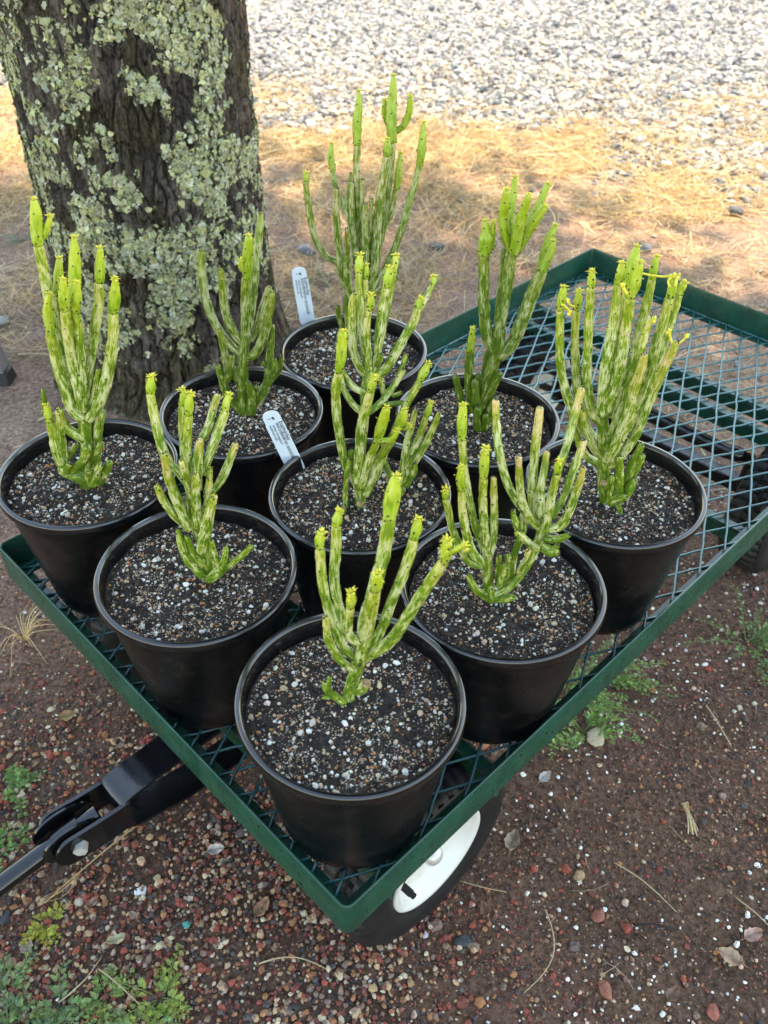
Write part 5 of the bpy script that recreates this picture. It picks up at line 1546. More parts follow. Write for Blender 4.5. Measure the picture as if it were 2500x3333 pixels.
 ('O', [(21,0,91,4.9),(29,4,137,5.9),(31,9,180,6.0),(35,14,225,5.8),(39,17,254,5.0),(41,18,266,4.4)], [(41,18,267,4.2),(42,19,275,5.0),(42,20,283,2.8)]),
 ('S', [(30,20,125,3.4),(42,33,202,3.7),(47,41,245,3.7),(49,46,272,4.1)], [(49,46,273,4.5),(46,50,294,6.8),(47,56,320,5.7),(48,60,342,2.5)]),
 ('B', [], [(51,60,282,3.8),(61,60,289,4.4),(67,60,304,4.3),(68,60,319,2.7)]),
 ('B', [], [(41,60,290,2.4),(37,60,305,3.0),(38,60,316,1.8)]),
 ('S', [(27,20,127,3.7),(39,30,171,4.1),(48,36,196,4.1),(53,41,217,3.9)], [(54,41,218,3.7),(56,45,236,4.8),(58,50,257,2.1)]),
 ('S', [(19,0,94,4.2),(37,4,122,4.5),(50,8,148,4.7),(61,12,179,4.8),(69,16,209,4.7),(77,21,238,4.5),(81,23,255,4.5)], [(81,23,255,4.3),(83,26,276,5.5),(84,30,300,2.0)]),
 ('O', [(-1,-10,96,4.5),(-6,-14,132,5.0),(-5,-17,167,3.7),(-5,-20,192,3.0)], []),
 ('N', [(22,0,91,3.6),(40,-5,108,3.2),(56,-10,124,2.5)], []),
 ('N', [(-3,0,26,4.0),(-13,-4,51,3.9),(-17,-7,65,3.8),(-19,-10,84,3.2)], []),
 ('N', [(-3,-10,36,4.2),(-7,-10,69,4.4),(-8,-10,87,4.5),(-6,-10,101,3.7)], []),
]),
}

# ------------------------------------------------------------------ plants
PLAB = {'P1': 'sparse pale euphorbia with a tan cut stub and one thick yellow-topped stem',
        'P2': 'short bushy euphorbia with blunt yellow tips in the pot above the tongue clevis',
        'P3': 'peach-tipped euphorbia forking at the soil into two candelabra clumps',
        'P4': 'bright lime euphorbia with crowded swollen tips and a nubby base by the trunk',
        'P5': 'candelabra euphorbia with curving arms in the middle pot of the cart',
        'P6': 'dense fan of streaked euphorbia stems with tiny yellow flower stalks',
        'P7': 'slender euphorbia against the lichened trunk with one swollen lime centre tip',
        'P8': 'dark green euphorbia crowned by a cluster of five plump lime branchlets',
        'P9': 'tallest euphorbia, many long grey-green stems in the rearmost pot'}

def round_end(P4, steps=5):
    p, r = P4[-1][:3], P4[-1][3]
    t = P4[-1][:3] - P4[-2][:3]
    t /= np.linalg.norm(t) + 1e-9
    f = np.sin(np.linspace(0, math.pi / 2, steps + 1))[1:]
    ext = [np.r_[p + t * r * 0.85 * q, r * math.sqrt(max(1 - q * q, 0.0009))] for q in f]
    return np.vstack([P4, ext])

def spiral(L, rng, gap, start, stop):
    """leaf-scar places up a stem: (distance along, angle)"""
    out, s, a = [], L * start + rng.uniform(0, gap), rng.uniform(0, 6.28)
    while s < L * stop:
        out.append((s, a % (2 * math.pi)))
        s += gap * rng.uniform(0.8, 1.2)
        a += 2.4
    return out

def limbtube(P4, sides, rng, colf, off, spots=(), amp=0.11, joints=True):
    """stem skin with a low tubercle at every leaf scar and faint growth joints"""
    th = np.arange(sides) * 2 * math.pi / sides
    L = np.r_[0, np.cumsum(np.linalg.norm(np.diff(P4[:, :3], axis=0), axis=1))]
    R = np.ones((len(P4), sides))
    for s, a in spots:
        da = np.mod(th - a + math.pi, 2 * math.pi) - math.pi
        ds = L - s
        R += amp * np.exp(-(da / 0.50) ** 2)[None, :] * np.where(ds > 0, np.exp(-(ds / 0.0016) ** 2), np.exp(-(ds / 0.0052) ** 2))[:, None]
    if joints and L[-1] > 0.03:
        s = rng.uniform(0.012, 0.03)
        while s < L[-1] - 0.008:
            R *= (1 - rng.uniform(0.05, 0.13) * np.exp(-((L - s) / 0.0032) ** 2))[:, None]
            s += rng.uniform(0.018, 0.042)
    R = R * P4[:, 3][:, None] * 0.95
    mb = MB()
    tube(mb, P4[:, :3], R, sides, True, True, colf(L / (L[-1] + 1e-9)), True, off)
    return mb, L

V0s, F0s = ICO[0]
def scars(mb, P4, rng, spots, rad, lift=1.04):
    t, Nn, B = frames(P4[:, :3])
    L = np.r_[0, np.cumsum(np.linalg.norm(np.diff(P4[:, :3], axis=0), axis=1))]
    for s, a in spots:
        p = np.array([np.interp(s, L, P4[:, c]) for c in range(4)])
        i = min(np.searchsorted(L, s), len(L) - 1)
        d = math.cos(a) * Nn[i] + math.sin(a) * B[i]
        mb.add(V0s * rad * rng.uniform(0.7, 1.25) * 0.85 + p[:3] + d * p[3] * lift, F0s)
    return mb

def leaflet(mb, p, d, l, wdt):
    d = d / (np.linalg.norm(d) + 1e-9)
    a = np.cross(d, [0.2, 0.3, 1.0]); a /= np.linalg.norm(a) + 1e-9
    b = np.cross(d, a)
    m = p + d * l * 0.45
    e = p + d * l + np.array([0, 0, -0.15 * l])
    V = np.array([p, m + a * wdt, m + b * wdt * 0.5, m - a * wdt, m - b * wdt * 0.5, e])
    mb.add(V, [(0, 2, 1), (0, 3, 2), (0, 4, 3), (0, 1, 4), (5, 1, 2), (5, 2, 3), (5, 3, 4), (5, 4, 1)])

def crown_leaflets(mb, P4, rng, n, ln):
    e = P4[-1][:3]
    t = P4[-1][:3] - P4[-4][:3]
    t /= np.linalg.norm(t) + 1e-9
    a = np.cross(t, [1, 0.2, 0.1]); a /= np.linalg.norm(a)
    b = np.cross(t, a)
    for q in range(n):
        f = q * 6.283 / n + rng.uniform(-0.3, 0.3)
        o = math.cos(f) * a + math.sin(f) * b
        leaflet(mb, e - t * 0.0004 + o * 0.0008, o * rng.uniform(0.6, 1.2) + t * rng.uniform(0.3, 1.0), ln * rng.uniform(0.7, 1.2), ln * 0.22)
    leaflet(mb, e - t * 0.0003, t, ln * 0.8, ln * 0.3)

for pn, (pid, ((bx, by), stems)) in enumerate(PLANTS.items()):
    rng = np.random.default_rng(900 + pn)
    root = thing('euphorbia_plant', PLAB[pid], 'plant', (bx, by, 0.412), group='potted euphorbias on the cart')
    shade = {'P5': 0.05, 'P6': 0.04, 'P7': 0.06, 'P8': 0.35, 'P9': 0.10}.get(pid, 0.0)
    grey = pid in ('P7', 'P8', 'P9')
    SM, TM = (M['stem_grey'], M['tip_grey']) if grey else (M['stem'], M['tip'])
    for kind, a, tp in stems:
        off = rng.uniform(0, 8)
        par = root
        P4 = None
        if len(a):
            A4 = np.array(a, float) / 1000.0
            if kind == 'T' or kind in 'N':
                if A4[0][2] < 0.006:
                    A4 = np.vstack([A4[0] + np.array([0, 0, -0.012, 0]), A4])
            ln = np.sum(np.linalg.norm(np.diff(A4[:, :3], axis=0), axis=1))
            P4 = catmull(A4, int(np.clip(ln / 0.0023, 8, 110)))
            P4[:, 3] = np.maximum(P4[:, 3], 0.0006)
            if not len(tp) and kind not in ('C', 'F'):
                P4 = round_end(P4)
            elif len(tp):
                P4 = round_end(P4, 2)
            pinkv = rng.uniform(0.6, 0.95) if kind == 'O' else (rng.uniform(0, 0.18) if kind == 'S' else 0)
            agev = {'S': 0.85, 'O': 0.55, 'N': 0.35, 'T': 0.0, 'C': 0, 'F': 1.0}[kind]
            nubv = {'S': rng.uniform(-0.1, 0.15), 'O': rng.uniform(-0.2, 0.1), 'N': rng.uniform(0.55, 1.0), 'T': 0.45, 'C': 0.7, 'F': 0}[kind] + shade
            if pid in ('P9', 'P5') and kind == 'O':
                pinkv *= 0.35
            if pid in ('P8', 'P9'):
                agev *= 0.5
            f0 = rng.uniform(0.45, 0.75)
            colf = lambda fr: np.stack([agev * sstep(f0 - 0.1, 1.0, fr), pinkv * sstep(f0, 0.98, fr), np.clip(nubv * np.ones_like(fr), 0, 1)], 1)
            if kind == 'F':
                mb = MB()
                tube(mb, P4[:, :3], np.maximum(P4[:, 3] * 0.9, 0.0011), 7)
                for q in range(3):
                    c_ = P4[-1, :3] + rng.normal(0, 0.0012, 3)
                    mb.add(V0s * rng.uniform(0.0014, 0.0022) + c_, F0s)
                obj('flower_stalk', mb, M['leaflet'], root)
                continue
            Lt = np.sum(np.linalg.norm(np.diff(P4[:, :3], axis=0), axis=1))
            spots = spiral(Lt, rng, 0.0056 if kind != 'N' else 0.0046, 0.05, 0.96)
            mb, L = limbtube(P4, 14, rng, colf, off, spots, 0.11 if kind != 'T' else 0.05, kind != 'T')
            nm = {'T': 'trunk', 'C': 'cut_stub', 'N': 'side_shoot'}.get(kind, 'stem')
            so = obj(nm, mb, SM, root)
            par = so
            if kind == 'C':
                t_ = P4[-1, :3] - P4[-2, :3]
                t_ /= np.linalg.norm(t_)
                pp = np.array([P4[-1, :3] + t_ * q for q in (-0.0005, 0.0006, 0.0012, 0.0008, 0.0013)])
                obj('cut_face', tube(MB(), pp, P4[-1, 3] * np.array([0.86, 0.84, 0.62, 0.5, 0.15]), 14), M['cut'], so)
            ms = MB()
            scars(ms, P4, rng, spots, 0.00088 if kind != 'T' else 0.0006)
            if not len(tp) and kind in 'SON':
                e, t_ = P4[-1, :3], P4[-1, :3] - P4[-4, :3]
                t_ /= np.linalg.norm(t_) + 1e-9
                for q in range(9):
                    dd = rng.normal(0, 1, 3)
                    dd -= t_ * (dd @ t_)
                    dd /= np.linalg.norm(dd) + 1e-9
                    rr = P4[-6, 3]
                    f_ = rng.uniform(0.15, 0.95)
                    ms.add(V0s * rng.uniform(0.0005, 0.0009) + e - t_ * rr * 0.85 * (1 - math.sqrt(1 - f_ * f_ * 0.96)) + dd * rr * f_, F0s)
            if ms.n:
                obj('leaf_scars', ms, M['scar'], so, kind='stuff')
            if not len(tp) and kind == 'S' and rng.random() < 0.7:
                ml = MB()
                crown_leaflets(ml, P4, rng, 4, 0.0024)
                obj('leaflets', ml, M['leaflet'], so, kind='stuff')
        if len(tp):
            T4 = np.array(tp, float) / 1000.0
            T4[-1, 3] *= 1.3
            ln = np.sum(np.linalg.norm(np.diff(T4[:, :3], axis=0), axis=1))
            Q4 = catmull(T4, int(np.clip(ln / 0.0018, 9, 60)))
            Q4[:, 3] = np.maximum(Q4[:, 3], 0.0008)
            Q4 = round_end(Q4, 5)
            Lt = np.sum(np.linalg.norm(np.diff(Q4[:, :3], axis=0), axis=1))
            spots = spiral(Lt, rng, 0.0040, 0.03, 0.88)
            mb, L = limbtube(Q4, 16, rng, lambda fr: np.stack([sstep(0.3, 1.0, fr) * 0.8, fr * 0, fr * 0], 1), off + 3, spots, 0.10, False)
            par2 = par
            tipo = obj('growing_tip', mb, TM, par2)
            holder = tipo if par2 is root else par2
            ms = MB()
            scars(ms, Q4, rng, spots, 0.00110)
            scars(ms, Q4, rng, spiral(Lt, rng, 0.0007, 0.0, min(0.3, 0.006 / Lt)), 0.0010, 0.97)
            obj('leaf_scars', ms, M['scar'], holder, kind='stuff')
            ml = MB()
            crown_leaflets(ml, Q4, rng, 9, 0.0055)
            t_, Nn, B = frames(Q4[:, :3])
            for q in range(int(rng.integers(4, 10))):
                i_ = int(rng.integers(len(Q4) // 2, len(Q4) - 3))
                f = rng.uniform(0, 6.28)
                o = math.cos(f) * Nn[i_] + math.sin(f) * B[i_]
                leaflet(ml, Q4[i_, :3] + o * Q4[i_, 3], o + t_[i_] * rng.uniform(-0.2, 0.8), rng.uniform(0.002, 0.0034), 0.0008)
            obj('leaflets', ml, M['leaflet'], holder, kind='stuff')

# ------------------------------------------------------------------ name tags
def text_mesh(body):
    cu = bpy.data.curves.new('t', 'FONT')
    cu.body = body
    cu.size = 1.0
    cu.resolution_u = 3
    to = bpy.data.objects.new('t', cu)
    COL.objects.link(to)
    dg = bpy.context.evaluated_depsgraph_get()
    me = bpy.data.meshes.new_from_object(to.evaluated_get(dg))
    bpy.data.objects.remove(to)
    bpy.data.curves.remove(cu)
    v = np.zeros(len(me.vertices) * 3, np.float32)
    me.vertices.foreach_get('co', v)
    v = v.reshape(-1, 3)
    fc = [tuple(p.vertices) for p in me.polygons]
    bpy.data.meshes.remove(me)
    return v.astype(float), fc

LINES = [('Euphorbia', 0.19, 0.32, 0.27), ('leucodendron oncoclada', 0.20, 0.67, 0.06), ('white variegated', 0.22, 0.33, -0.14), ('wildroot.net', 0.22, 0.255, -0.32)]
TXT = [(text_mesh(b), s, l, x) for b, s, l, x in LINES]
def name_tag(B, T, wdt, label):
    B, T = np.array(B), np.array(T)
    e = T - B
    L = np.linalg.norm(e)
    e /= L
    xd = np.array([e[2], 0, -e[0]])
    nrm = np.cross(xd, e)
    root = thing('plant_tag', label, 'tag', tuple(B), group='white plastic name tags')
    root.matrix_world = Matrix(((xd[0], e[0], nrm[0], B[0]), (xd[1], e[1], nrm[1], B[1]), (xd[2], e[2], nrm[2], B[2]), (0, 0, 0, 1)))
    h = wdt / 2
    pts = [(-h * 0.55, -0.016), (h * 0.55, -0.016), (h, 0.0), (h, L * 0.78), (h * 0.93, L * 0.795), (h * 0.93, L * 0.90)]
    for q in np.linspace(0, math.pi, 13)[1:-1]:
        pts.append((h * 0.9 * math.cos(q) ** 1 if True else 0, L * 0.90 + L * 0.10 * math.sin(q) ** 0.7))
    pts += [(-h * 0.93, L * 0.90), (-h * 0.93, L * 0.795), (-h, L * 0.78), (-h, 0.0)]
    n = len(pts)
    V = []
    for zz in (0.0, -0.0009):
        V += [(x, y, zz + 0.006 * (x / h) ** 2 * 0.05 - 0.5 * max(0, y / L) ** 2 * 0.004) for x, y in pts]
    me = bpy.data.meshes.new('tag_blade')
    me.from_pydata(V, [], [tuple(range(n)), tuple(range(2 * n - 1, n - 1, -1))] + [(i, n + i, n + (i + 1) % n, (i + 1) % n) for i in range(n)])
    me.update()
    obj('tag_blade', me, M['tagwhite'], root)
    def bend(x, y):
        return 0.0003 + 0.006 * (x / h) ** 2 * 0.05 - 0.5 * np.maximum(0, y / L) ** 2 * 0.004
    for (v, fc), s, l, xo in TXT:
        k = l * L / (v[:, 0].max() - v[:, 0].min())
        ky = k * (1.25 if l > 0.5 else 1.0)
        y = L * (1 - s) - (v[:, 0] - v[:, 0].min()) * k
        x = xo * wdt + v[:, 1] * ky
        me = bpy.data.meshes.new('lettering')
        me.from_pydata(np.stack([x, y, bend(x, y)], 1).tolist(), [], fc)
        me.update()
        obj('lettering', me, M['ink'], root)
    mb = MB()
    def stroke(x0, y0, x1, y1, w_):
        d_ = np.array([x1 - x0, y1 - y0]); d_ /= np.linalg.norm(d_)
        p_ = np.array([-d_[1], d_[0]]) * w_ / 2
        q = [(x0 + p_[0], y0 + p_[1]), (x1 + p_[0] * .5, y1 + p_[1] * .5), (x1 - p_[0] * .5, y1 - p_[1] * .5), (x0 - p_[0], y0 - p_[1])]
        mb.add([(a, b, float(bend(a, b))) for a, b in q], None, [(3, 2, 1, 0)])
    cy = L * 0.885
    stroke(-0.0048, cy, 0.0004, cy, 0.0008)
    rg = np.random.default_rng(5)
    for q in np.linspace(-1.25, 1.25, 9):
        ln = rg.uniform(0.0016, 0.0030)
        stroke(0.0002, cy + q * 0.0003, 0.0004 + math.cos(q) * ln, cy + math.sin(q) * ln, 0.0005)
        stroke(0.0004 + math.cos(q) * ln * .7, cy + math.sin(q) * ln * .7, 0.0004 + math.cos(q + .5) * ln * 1.1, cy + math.sin(q + .5) * ln * 1.1, 0.0004)
    obj('plant_emblem', mb, M['ink'], root)
name_tag((-0.103, 0.8123, 0.412), (-0.1292, 0.8123, 0.4893), 0.0215, 'white printed plant tag leaning in the middle pot')
name_tag((-0.1158, 1.1584, 0.412), (-0.1257, 1.1584, 0.494), 0.0220, 'white printed plant tag upright in the rearmost pot beside the trunk')

# ------------------------------------------------------------------ weeds, leaves, stalks, bits
def weed(x, y, r, nst, seed, label, col=(0.10, 0.19, 0.05), h=0.35, aim=None, spread=6.283, name='feathery_weed', grp='low feathery weeds on the soil'):
    rng = np.random.default_rng(seed)
    z0 = float(gz(x, y))
    root = thing(name, label, 'weed', (x, y, z0), group=grp)
    mst, ml = MB(), MB()
    for k in range(nst):
        a = rng.uniform(0, 6.283) if aim is None else aim + rng.uniform(-spread / 2, spread / 2)
        ln = r * rng.uniform(0.5, 1.1)
        d = np.array([math.cos(a), math.sin(a), 0])
        up = rng.uniform(0.4, 1.3) * h
        s0 = d * rng.uniform(0, 0.15) * r + np.array([0, 0, 0.001])
        p = catmull([s0, s0 + d * ln * 0.4 + [0, 0, ln * up * 0.55], s0 + d * ln * 0.8 + [0, 0, ln * up * 0.8], s0 + d * ln + np.array([0, 0, ln * up * 0.7]) + rng.normal(0, 0.003, 3)], 16)
        tube(mst, p, np.linspace(0.0009, 0.0004, 16), 4, col=np.array(col) * 1.1)
        t, Nn, B = frames(p)
        for q in range(3, 16):
            for sgn in (-1, 1):
                sd = np.cross(t[q], [0, 0, 1.0]) * sgn
                sd /= np.linalg.norm(sd) + 1e-9
                if rng.random() < 0.22:
                    continue
                ll = 0.0085 * rng.uniform(0.4, 1.5) * (1.15 - q / 26)
                dirc = sd * 0.85 + t[q] * 0.5 + np.array([0, 0, rng.uniform(-0.1, 0.5)])
                dirc /= np.linalg.norm(dirc)
                base = p[q] + t[q] * rng.uniform(-0.003, 0.003)
                cc = np.array(col) * rng.uniform(0.9, 2.0) * np.array([rng.uniform(0.8, 1.25), 1, rng.uniform(0.6, 1.2)])
                for lobe in (-0.75, -0.3, 0.0, 0.35, 0.75):
                    wv = np.cross(dirc, [0, 0, 1.0])
                    dd = dirc * math.cos(lobe) + wv * math.sin(lobe)
                    b0 = base + dirc * ll * (0.25 + 0.25 * (0.8 - abs(lobe)))
                    l2 = ll * (0.75 - 0.35 * abs(lobe))
                    pw = np.cross(dd, [0, 0, 1.0]) * l2 * 0.17
                    tip = b0 + dd * l2 + [0, 0, rng.uniform(-.0008, .0016)]
                    md = b0 + dd * l2 * 0.5
                    ml.add([b0, md + pw, tip, md - pw], None, [(0, 1, 2, 3)], cc)
    obj('stem', mst, M['weed'], root, kind='stuff')
    obj('leaves', ml, M['weed'], root, kind='stuff')
    return root
weed(-0.405, 0.385, 0.045, 12, 1, 'grey-green feathery weed beside the papery pinkish dry leaf', (0.13, 0.19, 0.075))
weed(-0.345, 0.378, 0.036, 10, 2, 'low feathery weed crossed by a tan standing straw stalk', (0.14, 0.21, 0.075))
weed(-0.295, 0.388, 0.030, 9, 3, 'small upright feathery weed behind the straight straw stalk', (0.17, 0.23, 0.07))
weed(-0.235, 0.388, 0.042, 13, 4, 'yellow-green feathery weed at the gravel end of the weed patch', (0.20, 0.25, 0.06))
weed(-0.375, 0.365, 0.050, 12, 5, 'grey-green feathery weed in front of the standing straw stalk', (0.13, 0.19, 0.085))
weed(-0.255, 0.355, 0.045, 11, 6, 'feathery weed in front of the straight pale straw stalk', (0.15, 0.21, 0.08))
weed(-0.475, 0.545, 0.05, 12, 7, 'feathery green weed beside the pull tube of the cart', (0.10, 0.20, 0.05))
weed(-0.47, 0.635, 0.035, 9, 8, 'small sparse green weed behind the cart pull tube', (0.12, 0.20, 0.06))
weed(-0.385, 0.466, 0.028, 9, 9, 'small yellowing weed on the red gravel', (0.30, 0.30, 0.05))
weed(0.265, 0.80, 0.12, 26, 10, 'large leafy green weed spilling out under the cart side rail', (0.16, 0.27, 0.075), 0.5)
weed(0.285, 0.745, 0.075, 16, 11, 'clump of green weed drooping just outside the cart rail', (0.16, 0.27, 0.075), 0.45)
weed(0.315, 0.845, 0.10, 9, 12, 'trailing green weed runner reaching away from the cart', (0.16, 0.27, 0.075), 0.2, -0.1, 0.9)
weed(0.565, 0.92, 0.085, 14, 13, 'pair of pale green weeds on the soil beside the rear wheel', (0.13, 0.21, 0.07), 0.3)
weed(0.60, 0.86, 0.06, 11, 14, 'pair of pale green weeds on the soil beside the rear wheel', (0.13, 0.21, 0.07), 0.3)
weed(-1.0, 2.33, 0.07, 12, 15, 'grey-green weed tuft in the straw beside the trunk', (0.13, 0.18, 0.11), 0.4)
weed(-0.17, 2.12, 0.06, 10, 16, 'grey-green weed tuft in the straw beyond the rear pot', (0.15, 0.19, 0.12), 0.5)
weed(-0.66, 1.98, 0.03, 6, 17, 'tiny grey-green weed sprig on the bare clay', (0.14, 0.19, 0.12), 0.4)

# dry grass tuft
rng = np.random.default_rng(71)
root = thing('dry_grass_tuft', 'wispy tan tuft of dry grass on the soil beside the cart end rail', 'grass', (-0.545, 0.895, float(gz(-0.545, 0.895))))
for k in range(26):
    a = rng.uniform(0, 6.28)
    ln = rng.uniform(0.03, 0.11)
    d = np.array([math.cos(a), math.sin(a), 0])
    p = catmull([(0, 0, 0), d * ln * 0.3 + [0, 0, ln * rng.uniform(0.3, 0.6)], d * ln * 0.9 + [0, 0, ln * rng.uniform(0.0, 0.6) + 0.002]], 9)
    obj('blade', tube(MB(), p, np.linspace(0.0008, 0.0003, 9), 4, col=pick(STRAW[:3], [1, 1, 1], 1, rng)[0]), M['straw'], root)

# dry leaves
def dry_leaf(x, y, ln, rz, seed, label, col):
    rng = np.random.default_rng(seed)
    nu, nv = 11, 7
    U, Vv = np.meshgrid(np.linspace(0, 1, nu), np.linspace(-1, 1, nv), indexing='ij')
    wv = 0.36 * np.sin(np.clip(U, 0.0, 1) ** 0.8 * math.pi) ** 0.75 * (1 + 0.12 * np.sin(U * 23 + seed))
    X_ = (U - 0.5) * ln
    Y_ = Vv * wv * ln * 0.9
    Z_ = 0.010 * ln / 0.03 * (Vv ** 2) * rng.uniform(0.3, 0.9) * 0.6 + 0.25 * ln * (U - 0.5) ** 2 + 0.04 * ln * np.sin(U * 9 + Vv * 4 + seed)
    Z_ = Z_ - Z_.min() + 0.002
    i, j = np.arange(nu - 1)[:, None], np.arange(nv - 1)[None, :]
    F = np.stack([i * nv + j, (i + 1) * nv + j, (i + 1) * nv + j + 1, i * nv + j + 1], -1).reshape(-1, 4)
    V1 = np.stack([X_, Y_, Z_], -1).reshape(-1, 3)
    c = np.array(col) * (0.8 + 0.4 * fbm(V1[:, :1] * 150, V1[:, 1:2] * 150, 0, 2, seed))
    mb = MB().add(V1, None, F, c).add(V1 - [0, 0, 0.0004], None, F[:, ::-1], c)
    tube(mb, [(-0.5 * ln - 0.006, 0, 0.003), (-0.5 * ln, 0, Z_[0, nv // 2]), (0.45 * ln, 0, Z_[-2, nv // 2] + 0.0004)], [0.0004, 0.0006, 0.0002], 4, col=np.array(col) * 0.7)
    return tag(obj('dry_leaf', mb, M['dryleaf'], None, (x, y, float(gz(x, y)) + 0.003), (rng.normal(0, 0.15), rng.normal(0, 0.15), rz)), label, 'leaf', 'dry fallen leaves')
dry_leaf(-0.297, 0.447, 0.024, 0.4, 3, 'pale yellow dry leaf on the red gravel', (0.52, 0.44, 0.26))
dry_leaf(-0.397, 0.437, 0.022, 1.9, 4, 'papery pinkish tan dry leaf beside the feathery weeds', (0.46, 0.34, 0.26))
dry_leaf(0.170, 0.577, 0.030, 1.2, 5, 'long tan dry leaf on bare soil beside the front wheel', (0.36, 0.25, 0.17))
dry_leaf(0.222, 0.672, 0.020, 0.6, 6, 'bleached grey dry leaf under the green weed', (0.50, 0.45, 0.40))
dry_leaf(0.402, 0.440, 0.030, 2.6, 7, 'tan boat-shaped dry leaf on the pebbly soil', (0.46, 0.30, 0.19))
dry_leaf(-0.134, 0.488, 0.026, 1.0, 8, 'russet brown dry leaf near the cart corner', (0.30, 0.16, 0.09))
dry_leaf(0.438, 0.466, 0.024, 0.3, 9, 'pinkish dry leaf lying among white perlite crumbs', (0.52, 0.32, 0.25))
dry_leaf(-0.335, 0.49, 0.016, 0.9, 10, 'tiny russet dry leaf between the pull tube and the weed patch', (0.34, 0.20, 0.13))
dry_leaf(-0.285, 0.475, 0.014, 2.4, 11, 'tiny pinkish brown dry leaf beside the white shell-like flake', (0.40, 0.25, 0.18))
dry_leaf(-0.44, 0.755, 0.025, 0.5, 12, 'ochre curled dry leaf on the soil beyond the tongue', (0.36, 0.22, 0.10))
dry_leaf(0.13, 0.49, 0.02, 1.8, 13, 'brown dry leaf beside the flat dark slate chip', (0.30, 0.17, 0.11))
dry_leaf(0.33, 0.40, 0.02, 0.8, 14, 'dark brown dry leaf beside the small red stone', (0.26, 0.15, 0.10))
dry_leaf(-0.20, 0.56, 0.022, 0.2, 15, 'bleached dry leaf under the cart end rail', (0.55, 0.46, 0.40))

# single straw stalks
def stalk(a, b, r, seed, label, col=(0.50, 0.39, 0.24), nside=5, frizz=0):
    rng = np.random.default_rng(seed)
    a, b = np.array(a), np.array(b)
    n = 12
    f = np.linspace(0, 1, n)[:, None]
    p = a * (1 - f) + b * f
    d = b - a
    pp = np.array([-d[1], d[0]])
    p = p + pp * (0.10 * rng.normal() * np.sin(f * math.pi))
    z = gz(p[:, 0], p[:, 1]) + 0.006 + 0.012 * np.sin(f[:, 0] * math.pi) * rng.uniform(0.3, 1)
    P_ = np.concatenate([p, z[:, None]], 1)
    o = P_[0].copy()
    mb = MB()
    tube(mb, P_ - o, np.linspace(r, r * 0.55, n), nside, col=col)
    for k in range(frizz):
        q = P_[-1] - o + rng.normal(0, 0.004, 3) * [1, 1, .3]
        s = P_[int(n * 0.6)] - o
        tube(mb, catmull([s, (s + q) / 2 + rng.normal(0, .003, 3), q + (b - a).tolist()[0] * np.array([.1, 0, 0])], 6), np.linspace(r * .5, r * .25, 6), 4, col=col)
    return tag(obj('straw_stalk', mb, M['straw'], None, tuple(o)), label, 'straw', 'single straw stalks')
stalk((-0.302, 0.593), (-0.392, 0.488), 0.0014, 1, 'long frayed golden straw stalk beside the cart tongue', (0.50, 0.33, 0.16), frizz=4)
stalk((0.292, 0.552), (0.354, 0.492), 0.0010, 2, 'thin bent straw stalk on the gravel, pointing from the front wheel')
stalk((0.199, 0.492), (0.164, 0.398), 0.0011, 3, 'pale upright-lying straw stalk nearest the front wheel')
stalk((0.468, 0.792), (0.486, 0.726), 0.0014, 4, 'split pale straw stalk on the soil beyond the weed')
stalk((0.430, 0.510), (0.468, 0.465), 0.0010, 5, 'thin straw stalk beside the pinkish dry leaf')
stalk((-0.132, 0.424), (-0.055, 0.419), 0.0010, 6, 'short pale straw stalk below the cart corner')
stalk((-0.310, 0.415), (-0.245, 0.370), 0.0010, 7, 'straight pale straw stalk crossing the feathery weeds')
stalk((-0.345, 0.38), (-0.31, 0.43), 0.0010, 8, 'tan straw stalk standing among the feathery weeds')
stalk((0.10, 0.525), (0.155, 0.512), 0.0009, 9, 'short straw stalk by the base of the front tyre', (0.45, 0.34, 0.2))
stalk((0.40, 0.545), (0.47, 0.55), 0.0009, 10, 'dark twig lying on the pebbly soil', (0.05, 0.04, 0.035))
stalk((0.30, 0.475), (0.35, 0.470), 0.0013, 11, 'short black twig on the perlite', (0.03, 0.027, 0.025))
for k, (a, b) in enumerate((((-1.05, 1.95), (-0.72, 2.02)), ((-0.98, 2.12), (-0.70, 2.22)), ((-0.82, 1.72), (-0.66, 1.66)), ((-0.72, 1.38), (-0.58, 1.40)), ((-0.70, 1.47), (-0.57, 1.53)), ((-0.30, 1.98), (-0.14, 2.04)), ((-0.78, 1.80), (-0.66, 1.95)))):
    stalk(a, b, 0.0035 if k < 3 else 0.0028, 30 + k, 'thick pale dry stalk lying on the clay around the trunk', (0.47, 0.37, 0.26))
rng = np.random.default_rng(77)
root = thing('dry_stubble', 'frayed tan stub of dry grass on the pebbly soil', 'stubble', (0.398, 0.624, float(gz(0.398, 0.624))))
for k in range(16):
    d = np.array([0.004 * rng.normal() + 0.003, -0.035 * rng.uniform(0.5, 1), 0])
    obj('fibre', tube(MB(), catmull([(rng.normal(0, .002), 0.012, 0.004), d * 0.4 + [0, 0, 0.009], d + [0, 0, 0.003]], 7), 0.0008, 4, col=pick(STRAW[:4], [1, 1, 1, 1], 1, rng)[0]), M['straw'], root)

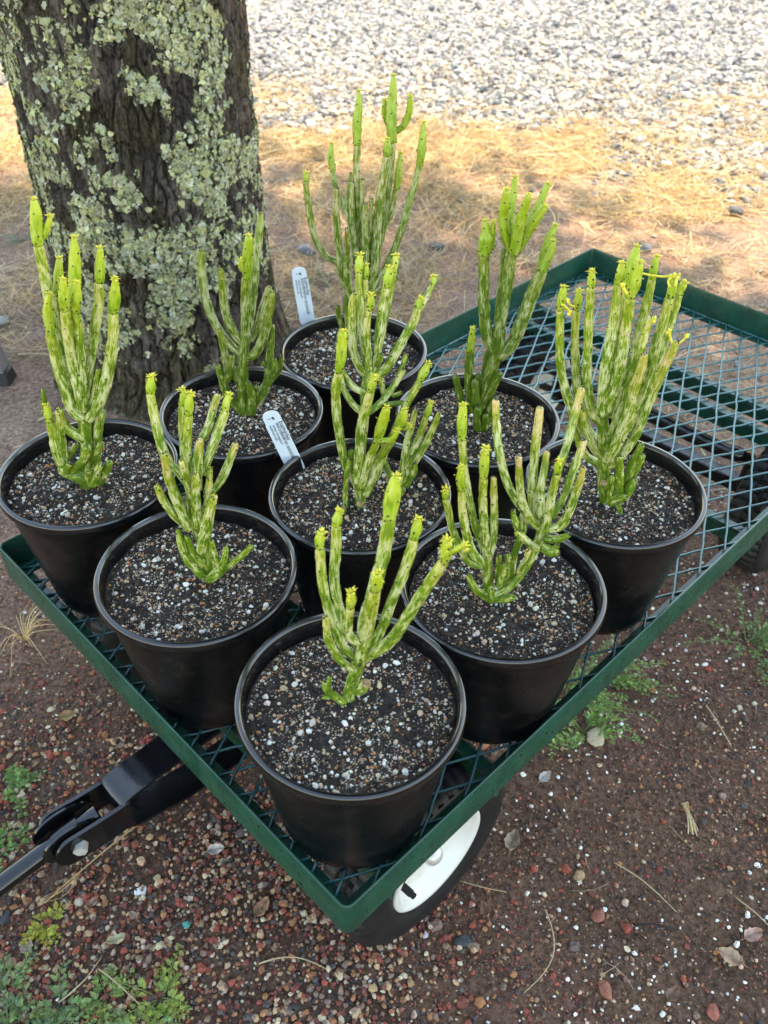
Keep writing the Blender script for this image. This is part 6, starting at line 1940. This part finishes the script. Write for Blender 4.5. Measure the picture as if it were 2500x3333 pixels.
# bits and bigger stones
def stone(x, y, s, col, seed, label, name='stone', flat=0.6, mat='gravel', grp='bigger single stones'):
    rng = np.random.default_rng(seed)
    mb = MB()
    V0, F0 = ICO[2]
    b = 1 + 0.35 * (fbm(V0[:, 0] * 1.6 + seed, V0[:, 1] * 1.6, V0[:, 2] * 1.6, 3, seed) - 0.5) * 2
    pl = rng.normal(0, 1, (5, 3))
    pl /= np.linalg.norm(pl, axis=1)[:, None]
    for q in pl:
        dd = V0 @ q * b
        b = np.where(dd > 0.72, b * 0.72 / np.maximum(dd, 1e-6), b)
    V = V0 * b[:, None] * np.array([rng.uniform(1, 1.4), 1, flat]) * s / 2
    mb.add(V, F0, None, np.array(col))
    return tag(obj(name, mb, M[mat], None, (x, y, float(gz(x, y)) + s * flat * 0.32), (0, 0, rng.uniform(0, 6.28))), label, 'stone', grp)
stone(1.024, 2.60, 0.055, (0.07, 0.066, 0.068), 1, 'dark grey rock at the driveway edge')
stone(0.70, 2.33, 0.035, (0.10, 0.105, 0.12), 2, 'one of two small dark stones beyond the rear cart corner')
stone(0.62, 2.20, 0.030, (0.12, 0.12, 0.13), 3, 'one of two small dark stones beyond the rear cart corner')
stone(0.13, 2.32, 0.035, (0.10, 0.11, 0.13), 4, 'small dark stone in the straw behind the tallest plant')
stone(-0.22, 2.27, 0.045, (0.20, 0.22, 0.25), 5, 'smooth blue-grey stone on the clay beyond the rear pot')
stone(-0.30, 0.66, 0.018, (0.34, 0.34, 0.34), 6, 'pale grey stone beside the tongue strap')
stone(0.10, 0.455, 0.018, (0.055, 0.06, 0.06), 7, 'flat dark slate chip in front of the front wheel', flat=0.3)
stone(0.30, 0.735, 0.028, (0.45, 0.38, 0.26), 8, 'cream stone tucked in the green weed')
stone(0.255, 0.405, 0.016, (0.26, 0.10, 0.065), 9, 'rounded rust-red stone on the open soil')
stone(0.262, 0.487, 0.015, (0.25, 0.09, 0.06), 10, 'squarish brick-red stone beside the bent straw')
stone(0.37, 0.383, 0.014, (0.28, 0.09, 0.06), 11, 'small red stone among perlite crumbs')
stone(-0.222, 0.468, 0.010, (1, 1, 1), 12, 'tiny teal plastic chip on the gravel', 'plastic_chip', 0.5, 'teal', None)
stone(-0.285, 0.507, 0.014, (0.75, 0.72, 0.66), 13, 'white shell-like flake on the gravel below the clevis', flat=0.25)

# weathered leg at the yard side
root = thing('wooden_leg', 'weathered grey wooden leg with a black foot standing by the trunk', 'leg', (-0.822, 1.62, 0))
mb = MB()
Mx = np.eye(4)
Mx[0, 2] = -0.20
Mx[1, 2] = 0.05
bevel_box(mb, (-0.022, -0.022, 0.030), (0.022, 0.022, 0.75), 0.003, Mx)
me = mb.mesh('post')
sharp(me)
obj('post', me, M['wood'], root)
mb = MB()
bevel_box(mb, (-0.024, -0.024, 0.0), (0.024, 0.024, 0.0296), 0.004, Mx)
me = mb.mesh('foot')
sharp(me)
obj('foot', me, M['blackfoot'], root)
